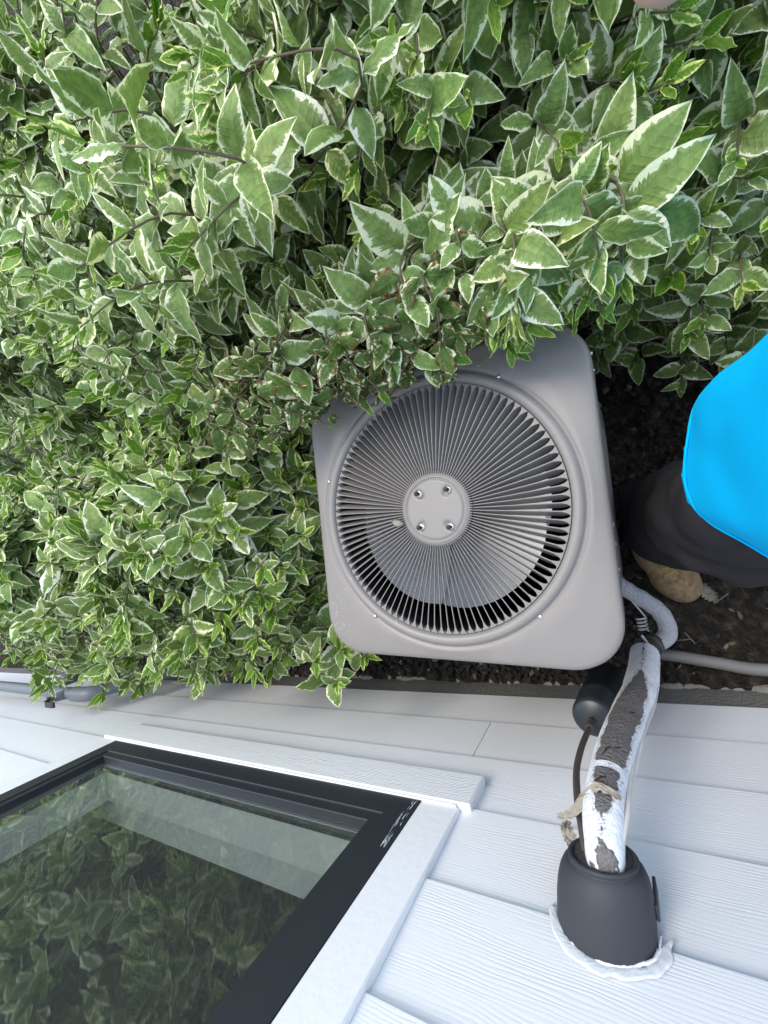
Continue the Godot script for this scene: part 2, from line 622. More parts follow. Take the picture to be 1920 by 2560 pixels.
# ---------------------------------------------------------------- setting
func ground() -> void:
	var st := st0()
	var xs := PackedFloat32Array()
	var steps := 90
	for i in range(-steps, steps + 1):
		var t := float(i) / steps
		xs.append(t * 1.6 + signf(t) * pow(absf(t), 9.0) * 60.0)
	var rows := []
	for zi in xs:
		var z := zi - 0.55
		var row := PackedVector3Array()
		for xi in xs:
			var x := xi - 0.2
			var near := clampf(1.0 - (Vector2(xi, zi).length() - 2.2) * 0.5, 0.0, 1.0)
			var y := near * (0.018 * nz.get_noise_2d(x * 3.0, z * 3.0) + 0.010 * nz.get_noise_2d(x * 14.0, z * 14.0 + 30.0))
			row.append(Vector3(x, y - 0.004, z))
		rows.append(row)
	sheet(st, rows)
	var g := part(self, "ground", done(st), M.soil)
	tag(g, "dark bare soil of the planting bed", "ground", "", "structure")
	# mulch: rough dark chips, uncountable
	var chip := st0(false)
	var ring := PackedVector3Array()
	for j in 6:
		var a := TAU * j / 6
		ring.append(Vector3(cos(a) * (0.8 + 0.3 * sin(j * 2.3)), 0.15 * sin(j * 1.7), sin(a) * (0.55 + 0.15 * cos(j * 3.1))))
	for j in 6:
		tri(chip, Vector3(0.1, 0.5, 0.0), ring[(j + 1) % 6], ring[j])
		tri(chip, Vector3(-0.05, -0.4, 0.05), ring[j], ring[(j + 1) % 6])
	var mm := MultiMesh.new()
	mm.transform_format = MultiMesh.TRANSFORM_3D
	mm.use_colors = true
	mm.mesh = done(chip)
	mm.mesh.surface_set_material(0, M.mulch)
	var xf := []
	var cols := []
	for i in 9000:
		var p := Vector3(rng.randf_range(-1.9, 0.7), 0.0, rng.randf_range(-1.3, 0.0))
		var strip := i < 2400
		if strip: p = Vector3(rng.randf_range(-1.3, 0.16), 0.0, rng.randf_range(-0.36, 0.0))
		if p.x > 0.03 and p.z > -0.33 and not strip and rng.randf() < 0.75: continue
		if p.x > 0.0 and strip and p.z < -0.15: continue
		var s := rng.randf_range(0.006, 0.019) if strip else rng.randf_range(0.007, 0.018)
		if p.x > 0.03 and p.z > -0.33: s *= 0.5
		p.y = s * rng.randf_range(0.0, 0.8) + (rng.randf() * 0.018 if strip else 0.0)
		xf.append(Transform3D(Basis.from_euler(Vector3(rng.randf_range(-0.6, 0.6), rng.randf() * TAU, rng.randf_range(-0.6, 0.6))).scaled_local(Vector3(s, s * rng.randf_range(0.4, 1.0), s)), p))
		var b := rng.randf_range(0.35, 1.3)
		var c := Color(0.022, 0.020, 0.019) * b
		if rng.randf() < 0.02: c = Color(0.12, 0.085, 0.055)
		elif rng.randf() < 0.015: c = Color(0.12, 0.11, 0.095)
		cols.append(c)
	mm.instance_count = xf.size()
	for i in xf.size():
		mm.set_instance_transform(i, xf[i])
		mm.set_instance_color(i, cols[i])
	var o := MultiMeshInstance3D.new()
	o.name = "mulch"
	o.multimesh = mm
	add_child(o)
	tag(o, "dark bark mulch scattered over the soil around the condenser", "mulch", "", "stuff")

const E0 := 0.1355      # lower edge of the first board
const EX := 0.1797    # exposure of a board
const WX0 := -1.704   # window frame, outer
const WX1 := -0.471
const WY0 := 0.691
const WY1 := 1.93

func board_mesh(x0: float, x1: float, y0: float, y1: float, full: float, su: float) -> ArrayMesh:
	# a lap board: leans so that its lower edge stands proud
	var st := st0(false)
	var zf := func(y: float): return lerpf(0.010, 0.0195, (y - y0) / full)
	var zb := func(y: float): return zf.call(y) + 0.006
	var n := maxi(1, int((x1 - x0) / 0.6))
	for i in n:
		var xa := lerpf(x0, x1, float(i) / n)
		var xb := lerpf(x0, x1, float(i + 1) / n)
		var ua := xa / 2.4 + su
		var ub := xb / 2.4 + su
		var b := 0.0015
		var v1 := (y1 - y0) / full
		var v0 := 0.0
		if int(su * 100.0) % 2 == 1:
			v0 = v1
			v1 = 0.0
		quad(st, Vector3(xa, y0 + b, zf.call(y0)), Vector3(xa, y1, zf.call(y1)), Vector3(xb, y1, zf.call(y1)), Vector3(xb, y0 + b, zf.call(y0)), Vector2(ua, v0), Vector2(ua, v1), Vector2(ub, v1), Vector2(ub, v0))
		quad(st, Vector3(xa, y0, zf.call(y0) + b), Vector3(xa, y0 + b, zf.call(y0)), Vector3(xb, y0 + b, zf.call(y0)), Vector3(xb, y0, zf.call(y0) + b), Vector2(ua, 0), Vector2(ua, 0.01), Vector2(ub, 0.01), Vector2(ub, 0))
		quad(st, Vector3(xa, y0, zb.call(y0)), Vector3(xa, y0, zf.call(y0) + b), Vector3(xb, y0, zf.call(y0) + b), Vector3(xb, y0, zb.call(y0)))
		quad(st, Vector3(xb, y0, zb.call(y0)), Vector3(xb, y1, zb.call(y1)), Vector3(xa, y1, zb.call(y1)), Vector3(xa, y0, zb.call(y0)))
		quad(st, Vector3(xa, y1, zf.call(y1)), Vector3(xa, y1, zb.call(y1)), Vector3(xb, y1, zb.call(y1)), Vector3(xb, y1, zf.call(y1)))
	quad(st, Vector3(x1, y0, zf.call(y0)), Vector3(x1, y1, zf.call(y1)), Vector3(x1, y1, zb.call(y1)), Vector3(x1, y0, zb.call(y0)))
	quad(st, Vector3(x0, y0, zb.call(y0)), Vector3(x0, y1, zb.call(y1)), Vector3(x0, y1, zf.call(y1)), Vector3(x0, y0, zf.call(y0)))
	return done(st)

func house() -> void:
	var h := thing("house", "house wall of pale painted lap siding above a grey concrete footing", "house")
	var XL := -6.0
	var XR := 4.0
	var YT := 3.0
	# sheathing with the window opening left free
	for b in [[XL, WX0 - 0.01, E0 - 0.02, YT], [WX1 + 0.01, XR, E0 - 0.02, YT], [WX0 - 0.01, WX1 + 0.01, E0 - 0.02, WY0 - 0.01], [WX0 - 0.01, WX1 + 0.01, WY1 + 0.01, YT]]:
		part(h, "sheathing", bevel_box(Vector3(b[1] - b[0], b[3] - b[2], 0.12), 0.0), M.sheathing, at(Vector3((b[0] + b[1]) / 2, (b[2] + b[3]) / 2, 0.0885)))
	# footing
	var st := st0()
	var rows := []
	for j in 5:
		var row := PackedVector3Array()
		for i in 201:
			var x := lerpf(XL, XR, i / 200.0)
			var y: float = [-0.3, 0.0, 0.05, 0.10, 0.142][j]
			row.append(Vector3(x, y, 0.022 + 0.004 * nz.get_noise_2d(x * 4.0, y * 20.0)))
		rows.append(row)
	var back := PackedVector3Array()
	for i in 201: back.append(Vector3(lerpf(XL, XR, i / 200.0), 0.142, 0.15))
	rows.append(back)
	sheet(st, rows)
	part(h, "footing", done(st), M.concrete)
	# ragged strip of mortar left along the footing where it meets the bed
	st = st0()
	rows = []
	for j in 4:
		var row := PackedVector3Array()
		for i in 521:
			var x := lerpf(-2.6, 2.6, i / 520.0)
			var e := nz.get_noise_2d(x * 7.0, 3.0) + 0.6 * nz.get_noise_2d(x * 30.0, 8.0)
			var top := -0.004 + 0.020 * e
			var out := -0.010 + 0.016 * maxf(0.0, nz.get_noise_2d(x * 9.0, 50.0) + 0.4 * nz.get_noise_2d(x * 40.0, 90.0))
			row.append([Vector3(x, -0.06, 0.0 - out), Vector3(x, top - 0.006, -out), Vector3(x, top, -out + 0.005), Vector3(x, top + 0.004, 0.03)][j])
		rows.append(row)
	sheet(st, rows)
	part(h, "mortar_edge", done(st), M.mortar)
	# lap siding, each board a piece
	var joints := {0: [-2.9, 0.85], 1: [-0.431], 2: [-2.2, 1.3], 3: [0.9], 4: [1.6, -2.9], 5: [0.6], 6: [1.2], 7: [-2.4, 0.7]}
	var full := EX + 0.026
	for k in 16:
		var y0 := E0 + k * EX
		var y1 := minf(y0 + full, YT)
		var cuts := [XL]
		for j in joints.get(k, [XL + 3.4, 2.3]): cuts.append(j)
		cuts.append(XR)
		cuts.sort()
		for i in cuts.size() - 1:
			var a: float = cuts[i] + 0.001
			var b: float = cuts[i + 1] - 0.001
			if k < 3:
				part(h, "siding_board", board_mesh(a, b, y0, y1, full, k * 0.37 + i * 0.21), M.siding)
				continue
			for seg in [[a, minf(b, WX0 - 0.086), y1], [maxf(a, WX0 - 0.083), minf(b, WX1 + 0.083), minf(y1, 0.612)], [maxf(a, WX1 + 0.086), b, y1]]:
				var top: float = seg[2]
				var low := y0
				if seg[0] >= WX0 - 0.084 and seg[1] <= WX1 + 0.084 and y0 > WY1: top = y1
				elif y0 > 0.6 and seg[2] < y0: continue
				if seg[1] - seg[0] < 0.02 or top - low < 0.02: continue
				if seg[0] >= WX0 - 0.084 and seg[1] <= WX1 + 0.084 and y0 > WY1 - 0.05 and y0 < WY1 + 0.12: continue
				part(h, "siding_board", board_mesh(seg[0], seg[1], low, top, full, k * 0.37 + i * 0.21), M.siding)
	# window: dark frame, glass, white casing boards, the reveal behind the glass
	var w := MeshInstance3D.new()
	w.name = "window"
	var fr := st0(false)
	var FW := 0.083
	# mitred outer frame with a small step to the glazing stop
	for ring in [[0.0, 0.060, 0.000, 0.06], [0.060, FW, 0.004, 0.06]]:
		var o0: float = ring[0]
		var o1: float = ring[1]
		var zf: float = ring[2]
		var zb: float = ring[3]
		var A := [Vector2(WX0 + o0, WY0 + o0), Vector2(WX1 - o0, WY0 + o0), Vector2(WX1 - o0, WY1 - o0), Vector2(WX0 + o0, WY1 - o0)]
		var B := [Vector2(WX0 + o1, WY0 + o1), Vector2(WX1 - o1, WY0 + o1), Vector2(WX1 - o1, WY1 - o1), Vector2(WX0 + o1, WY1 - o1)]
		for i in 4:
			var j := (i + 1) % 4
			var v := func(p: Vector2, z: float): return Vector3(p.x, p.y, z)
			var ch := 0.0015
			var a0: Vector2 = A[i]
			var a1: Vector2 = A[j]
			var b0: Vector2 = B[i]
			var b1: Vector2 = B[j]
			var bi0 := b0.lerp(a0, ch / (o1 - o0))
			var bi1 := b1.lerp(a1, ch / (o1 - o0))
			quad(fr, v.call(a0, zf), v.call(bi0, zf), v.call(bi1, zf), v.call(a1, zf))
			quad(fr, v.call(bi0, zf), v.call(b0, zf + ch), v.call(b1, zf + ch), v.call(bi1, zf))
			quad(fr, v.call(b0, zf + ch), v.call(b0, zb), v.call(b1, zb), v.call(b1, zf + ch))
			quad(fr, v.call(a0, zb), v.call(a0, zf), v.call(a1, zf), v.call(a1, zb))
			quad(fr, v.call(b0, zb), v.call(a0, zb), v.call(a1, zb), v.call(b1, zb))
	w.mesh = done(fr)
	w.set_surface_override_material(0, M.frame)
	h.add_child(w)
	w.set_meta("label", "dark charcoal framed window with the shrubs mirrored in its glass")
	var gw := WX1 - WX0 - 2 * FW
	var gh := WY1 - WY0 - 2 * FW
	var gx := (WX0 + WX1) / 2
	var gy := (WY0 + WY1) / 2
	for z in [0.024]:
		part(w, "pane", bevel_box(Vector3(gw + 0.004, gh + 0.004, 0.006), 0.0), M.glass, at(Vector3(gx, gy, z)))
	# metal spacer between the panes
	var sp := st0(false)
	for b in [[0.0, -gh / 2 + 0.005, gw, 0.010], [0.0, gh / 2 - 0.005, gw, 0.010], [-gw / 2 + 0.005, 0.0, 0.010, gh - 0.02], [gw / 2 - 0.005, 0.0, 0.010, gh - 0.02]]:
		box_into(sp, Vector3(gx + b[0], gy + b[1], 0.036), Vector3(b[2] - 0.002, b[3], 0.012), 0.001)
	part(w, "spacer", done(sp), M.spacer)
	# reveal boards inside
	var zr := 0.108
	part(w, "reveal_board", bevel_box(Vector3(gw + 0.06, 0.03, 0.094)), M.reveal, at(Vector3(gx, WY0 + FW - 0.017, zr)))
	part(w, "reveal_board", bevel_box(Vector3(gw + 0.06, 0.03, 0.094)), M.reveal, at(Vector3(gx, WY1 - FW + 0.017, zr)))
	for s in [-1.0, 1.0]:
		part(w, "reveal_board", bevel_box(Vector3(0.03, gh + 0.004, 0.094)), M.reveal, at(Vector3(gx + s * (gw / 2 + 0.017), gy, zr)))
	part(w, "inner_stool", bevel_box(Vector3(gw + 0.16, 0.022, 0.075), 0.003), M.stool, at(Vector3(gx, WY0 + FW - 0.018, 0.193)))
	# casing
	part(w, "casing_board", bevel_box(Vector3(0.085, WY1 - WY0 + 0.09, 0.03), 0.0025), M.trim, at(Vector3(WX1 + 0.0432, (WY0 + WY1) / 2 + 0.0445, 0.0165)))
	part(w, "casing_board", bevel_box(Vector3(0.085, WY1 - WY0 + 0.09, 0.03), 0.0025), M.trim, at(Vector3(WX0 - 0.0432, (WY0 + WY1) / 2 + 0.0445, 0.0165)))
	part(w, "casing_board", bevel_box(Vector3(WX1 - WX0 - 0.002, 0.088, 0.03), 0.0025), M.trim, at(Vector3(gx, WY1 + 0.046, 0.0165)))
	var sl := st0(false)
	var sx0 := WX0 - 0.10
	var sx1 := WX1 + 0.107
	box_into(sl, Vector3.ZERO, Vector3(sx1 - sx0, 0.098, 0.039), 0.0025)
	part(w, "sill_board", done(sl), M.trim, at(Vector3((sx0 + sx1) / 2, 0.6395, 0.0135)))
	# grain faced strip on the sill board's front
	var sf := st0(false)
	quad(sf, Vector3(sx0 + 0.004, 0.5955, -0.0063), Vector3(sx0 + 0.004, 0.684, -0.0063), Vector3(sx1 - 0.004, 0.684, -0.0063), Vector3(sx1 - 0.004, 0.5955, -0.0063), Vector2(0, 0), Vector2(0, 0.5), Vector2(0.6, 0.5), Vector2(0.6, 0))
	part(w, "sill_face", done(sf), M.sill)
	# bead of white sealant between frame and sill, and old paint drips on the lower corner of the frame
	part(w, "sealant_bead", tube([Vector3(WX0 + 0.002, WY0 + 0.001, -0.0005), Vector3(gx, WY0 + 0.0015, -0.001), Vector3(WX1 + 0.08, WY0 + 0.0005, -0.001)], 0.0030, 60, 6), M.caulk)
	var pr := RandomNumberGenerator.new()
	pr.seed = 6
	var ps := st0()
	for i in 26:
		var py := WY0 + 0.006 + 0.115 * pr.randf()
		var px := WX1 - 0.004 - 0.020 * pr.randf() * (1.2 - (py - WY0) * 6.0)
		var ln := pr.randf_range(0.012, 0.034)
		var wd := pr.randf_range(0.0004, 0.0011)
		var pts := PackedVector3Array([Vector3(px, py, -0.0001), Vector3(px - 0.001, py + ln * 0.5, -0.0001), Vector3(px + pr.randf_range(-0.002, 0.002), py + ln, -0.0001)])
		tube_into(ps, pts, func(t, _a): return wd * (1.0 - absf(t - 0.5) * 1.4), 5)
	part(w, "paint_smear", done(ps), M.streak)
	# the dark room behind
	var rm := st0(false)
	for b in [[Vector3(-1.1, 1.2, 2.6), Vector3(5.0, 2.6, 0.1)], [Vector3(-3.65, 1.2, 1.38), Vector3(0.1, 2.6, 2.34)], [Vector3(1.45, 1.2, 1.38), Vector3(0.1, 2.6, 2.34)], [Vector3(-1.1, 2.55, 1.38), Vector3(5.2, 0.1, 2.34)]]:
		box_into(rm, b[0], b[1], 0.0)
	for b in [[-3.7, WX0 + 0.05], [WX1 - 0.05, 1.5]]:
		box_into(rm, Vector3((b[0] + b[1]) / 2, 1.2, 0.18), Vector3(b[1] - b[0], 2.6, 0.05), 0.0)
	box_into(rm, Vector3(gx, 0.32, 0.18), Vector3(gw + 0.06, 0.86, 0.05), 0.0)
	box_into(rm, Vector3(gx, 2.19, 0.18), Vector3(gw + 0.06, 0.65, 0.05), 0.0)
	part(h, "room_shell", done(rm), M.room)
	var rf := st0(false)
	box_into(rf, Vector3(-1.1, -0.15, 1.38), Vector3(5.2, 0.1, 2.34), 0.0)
	part(h, "room_floor", done(rf), M.shaded_floor)

# ---------------------------------------------------------------- condenser
func rounded_square(a: float, half: float, rad: float) -> float:
	var d := Vector2(cos(a), sin(a)).abs()
	var lo := 0.0
	var hi := half * 1.5
	for i in 26:
		var m := (lo + hi) / 2
		var q := d * m - Vector2.ONE * (half - rad)
		var sd := Vector2(maxf(q.x, 0.0), maxf(q.y, 0.0)).length() + minf(maxf(q.x, q.y), 0.0) - rad
		if sd < 0.0: lo = m
		else: hi = m
	return lo

const TOP := 0.70
func condenser() -> void:
	var c := thing("air_conditioner", "square grey outdoor condenser with a round slotted fan guard, standing by the wall", "air conditioner", Vector3(-0.32, 0.0, -0.588))
	c.rotation.y = deg_to_rad(-4.2)
	var HALF := 0.303
	var RC := 0.088
	var SEG := 192
	# top cover: ring lip, flat deck, rounded edge and skirt
	var st := st0()
	var prof := [[0.2475, -0.024], [0.2480, -0.004], [0.2500, 0.0045], [0.2540, 0.0075], [0.2600, 0.0085], [0.2650, 0.0070], [0.2685, 0.0020], [0.2700, -0.0005], [0.2735, -0.0012], [0.2760, 0.0012], [0.2785, 0.0020]]
	var rows := []
	for p in prof:
		var r := PackedVector3Array()
		for j in SEG:
			var a := TAU * j / SEG
			r.append(Vector3(cos(a) * p[0], TOP + p[1], sin(a) * p[0]))
		rows.append(r)
	var edge := [[0.3, 0.0010, true], [0.75, -0.0015, true], [0.012, -0.0025, false], [0.006, -0.0045, false], [0.002, -0.0085, false], [0.0, -0.015, false], [0.0, -0.058, false], [0.006, -0.060, false], [0.007, -0.075, false]]
	for e in edge:
		var r := PackedVector3Array()
		for j in SEG:
			var a := TAU * j / SEG
			var R := rounded_square(a, HALF, RC)
			var rr: float = lerpf(0.2785, R - 0.012, e[0]) if e[2] else R - e[0]
			r.append(Vector3(cos(a) * rr, TOP + e[1], sin(a) * rr))
		rows.append(r)
	rows.reverse()
	for i in rows.size() - 1:
		for j in SEG:
			var k := (j + 1) % SEG
			var q := [rows[i][j], rows[i][k], rows[i + 1][k], rows[i + 1][j]]
			var uv := []
			for v in q: uv.append(Vector2(v.x / 0.7 + 0.5, v.z / 0.7 + 0.5))
			quad(st, q[0], q[1], q[2], q[3], uv[0], uv[1], uv[2], uv[3])
	var cover := part(c, "top_cover", done(st), M.paint_cover)
	var screw := lathe([Vector2(0.0001, 0.0026), Vector2(0.003, 0.0024), Vector2(0.0042, 0.001), Vector2(0.0042, -0.002)], 12)
	for a in [-56.0, -160.0, 128.0, 50.0]:
		var ang := deg_to_rad(a)
		part(cover, "screw", screw, M.screw, at(Vector3(cos(ang) * 0.273, TOP + 0.001, sin(ang) * 0.273)))
	for s in [[0.29, -0.235], [0.29, -0.205], [0.29, 0.06], [0.29, 0.092], [0.29, 0.135], [-0.23, 0.29], [-0.205, 0.29], [0.10, 0.29], [0.135, 0.29]]:
		var out := Vector3(1, 0, 0) if s[0] == 0.29 else Vector3(0, 0, 1)
		var pos := Vector3(HALF - 0.001, TOP - 0.04, s[1]) if s[0] == 0.29 else Vector3(s[0], TOP - 0.04, HALF - 0.001)
		var b := Basis(Quaternion(Vector3.UP, out))
		part(cover, "screw", screw, M.screw, Transform3D(b, pos))
	# fan guard: hub with teeth, 104 leaning fins
	var guard := part(c, "fan_guard", lathe([Vector2(0.245, -0.026), Vector2(0.2468, -0.026), Vector2(0.2468, -0.004), Vector2(0.245, -0.004), Vector2(0.245, -0.026)], 128), M.paint, at(Vector3(0, TOP, 0)))
	var N := 100
	var tilt := tan(deg_to_rad(20.0))
	var fs := st0(false)
	var sections := []
	for s in [[0.070, 0.0006, 0.014, -0.001], [0.12, 0.0006, 0.021, 0.0015], [0.19, 0.0007, 0.024, 0.002], [0.232, 0.0009, 0.022, 0.001], [0.2405, 0.0030, 0.016, 0.0005], [0.2472, 0.0072, 0.014, 0.0]]:
		var r: float = s[0]
		var hw: float = s[1]
		var hh: float = s[2]
		var y: float = s[3]
		# top edge and foot; z is tangential
		sections.append([Vector3(r, y, -hw), Vector3(r, y, hw), Vector3(r, y - hh, minf(hw, 0.0010) + hh * tilt), Vector3(r, y - hh, -minf(hw, 0.0010) + hh * tilt)])
	for i in sections.size() - 1:
		for j in 4:
			var k := (j + 1) % 4
			quad(fs, sections[i][j], sections[i + 1][j], sections[i + 1][k], sections[i][k])
	var fin := done(fs)
	for i in N:
		part(guard, "fin", fin, M.paint, Transform3D(Basis(Vector3.UP, TAU * i / N), Vector3.ZERO))
	# hub cap with four dimples, studs
	var hs := st0()
	rows = []
	var bolts := []
	for i in 4:
		var a := deg_to_rad([-132.0, -48.0, 52.0, 136.0][i])
		bolts.append(Vector2(cos(a), sin(a)) * 0.0475)
	for r in [0.0001, 0.01, 0.02, 0.028, 0.032, 0.036, 0.04, 0.044, 0.0475, 0.051, 0.055, 0.059, 0.0605, 0.062, 0.0635, 0.066, 0.0695, 0.0720, 0.0725]:
		var row := PackedVector3Array()
		for j in 96:
			var a := TAU * j / 96
			var p: Vector2 = Vector2(cos(a), sin(a)) * r
			var y := 0.006
			if r > 0.06: y = 0.0035 if r < 0.063 else 0.0070
			if r > 0.0693: y = 0.003
			if r > 0.0722: y = -0.02
			for b in bolts:
				var toward: Vector2 = b * 0.86
				var d := Geometry2D.get_closest_point_to_segment(p, toward, b).distance_to(p)
				y -= 0.0045 * (1.0 - smoothstep(0.0035, 0.0095, d))
			row.append(Vector3(p.x, y, p.y))
		rows.append(row)
	rows.reverse()
	sheet(hs, rows, true)
	var hub := part(c, "hub_cap", done(hs), M.paint, at(Vector3(0, TOP, 0)))
	var tooth := bevel_box(Vector3(0.006, 0.008, 0.0021), 0.0006)
	var bolt := lathe([Vector2(0.0001, 0.016), Vector2(0.0036, 0.0158), Vector2(0.0044, 0.0140), Vector2(0.0044, 0.0050), Vector2(0.0030, 0.0045), Vector2(0.0030, -0.002)], 14)
	var washer := lathe([Vector2(0.0001, 0.0012), Vector2(0.0075, 0.0010), Vector2(0.0080, 0.0), Vector2(0.0080, -0.003)], 16)
	for b in bolts:
		var bo := part(hub, "stud", bolt, M.bolt, at(Vector3(b.x, 0.002, b.y)))
		bo.set_meta("label", "black stud through the hub cap")
		part(hub, "washer", washer, M.screw, at(Vector3(b.x, 0.0022, b.y)))
	for i in N:
		part(hub, "tooth", tooth, M.paint, Transform3D(Basis(Vector3.UP, TAU * i / N), Vector3(cos(TAU * i / N) * 0.0738, -0.0015, -sin(TAU * i / N) * 0.0738)))
	# fan under the guard: three broad blades on a motor
	var fan := part(c, "fan", lathe([Vector2(0.0001, -0.03), Vector2(0.045, -0.03), Vector2(0.058, -0.036), Vector2(0.058, -0.16), Vector2(0.0001, -0.16)], 40), M.dark_metal, at(Vector3(0, TOP, 0)))
	for i in 4:
		var bs := st0()
		rows = []
		for a in 15:
			var row := PackedVector3Array()
			var s := a / 14.0
			for q in 12:
				var t := q / 11.0
				var r := lerpf(0.05, 0.210, t)
				var sweep := lerpf(1.62, 1.80, pow(t, 0.7))
				var ang := (s - 0.5) * sweep + 0.35 * t
				var rr := r * (1.0 - 0.05 * pow(absf(s - 0.5) * 2.0, 4.0) * t)
				row.append(Vector3(cos(ang) * rr, -0.060 + (0.5 - s) * 0.040 * (1.0 - 0.25 * t) + 0.01 * sin(s * PI), sin(ang) * rr))
			rows.append(row)
		sheet(bs, rows)
		part(fan, "blade", done(bs), M.blade, Transform3D(Basis(Vector3.UP, deg_to_rad(-40.0 - 90.0 * i)), Vector3.ZERO))
	part(c, "fan_shroud", lathe([Vector2(0.2466, -0.02), Vector2(0.2466, -0.15), Vector2(0.262, -0.17)], 96), M.dark_metal, at(Vector3(0, TOP, 0)))
	# cabinet: rounded-square core, corner posts and louvred side panels
	var cs := st0()
	rows = []
	for yy in [[TOP - 0.066, 0.017], [0.045, 0.017], [0.045, 0.006], [0.02, 0.006], [0.02, 0.24]]:
		var r := PackedVector3Array()
		for j in 96:
			var a := TAU * j / 96
			var R: float = rounded_square(a, HALF, RC) - yy[1]
			r.append(Vector3(cos(a) * R, yy[0], sin(a) * R))
		rows.append(r)
	sheet(cs, rows, true)
	part(c, "cabinet", done(cs), M.dark_metal)
	var lou := st0(false)
	quad(lou, Vector3(-0.215, 0.010, 0.0), Vector3(0.215, 0.010, 0.0), Vector3(0.215, -0.010, 0.011), Vector3(-0.215, -0.010, 0.011))
	quad(lou, Vector3(-0.215, -0.010, 0.011), Vector3(0.215, -0.010, 0.011), Vector3(0.215, -0.012, 0.009), Vector3(-0.215, -0.012, 0.009))
	var louver := done(lou)
	for s in 4:
		var b := Basis(Vector3.UP, s * PI / 2)
		var sp := st0(false)
		for e in [-1.0, 1.0]:
			box_into(sp, Vector3(e * 0.2175, 0.335, 0.0), Vector3(0.006, 0.58, 0.020), 0.001)
		var panel := part(c, "side_panel", done(sp), M.paint, Transform3D(b, b * Vector3(0, 0, HALF - 0.0175)))
		for k in 24:
			part(panel, "louver", louver, M.paint, at(Vector3(0, 0.06 + k * 0.0235, 0.0)))
	for s in 4:
		var ps := st0()
		rows = []
		for yy in [0.05, TOP - 0.066]:
			var r := PackedVector3Array()
			for j in 13:
				var a := PI / 4 + (j / 12.0 - 0.5) * 0.50
				var R := rounded_square(a, HALF, RC) - 0.007
				r.append(Vector3(cos(a) * R, yy, sin(a) * R))
			rows.append(r)
		sheet(ps, rows)
		part(c, "corner_post", done(ps), M.paint, Transform3D(Basis(Vector3.UP, s * PI / 2), Vector3.ZERO))
	# plastic pad under the unit
	var pad := topmesh("equipment_pad", bevel_box(Vector3(0.59, 0.045, 0.59), 0.008), M.concrete, "grey slab under the condenser", "pad")
	pad.position = Vector3(-0.32, -0.003, -0.588)
	pad.rotation.y = c.rotation.y

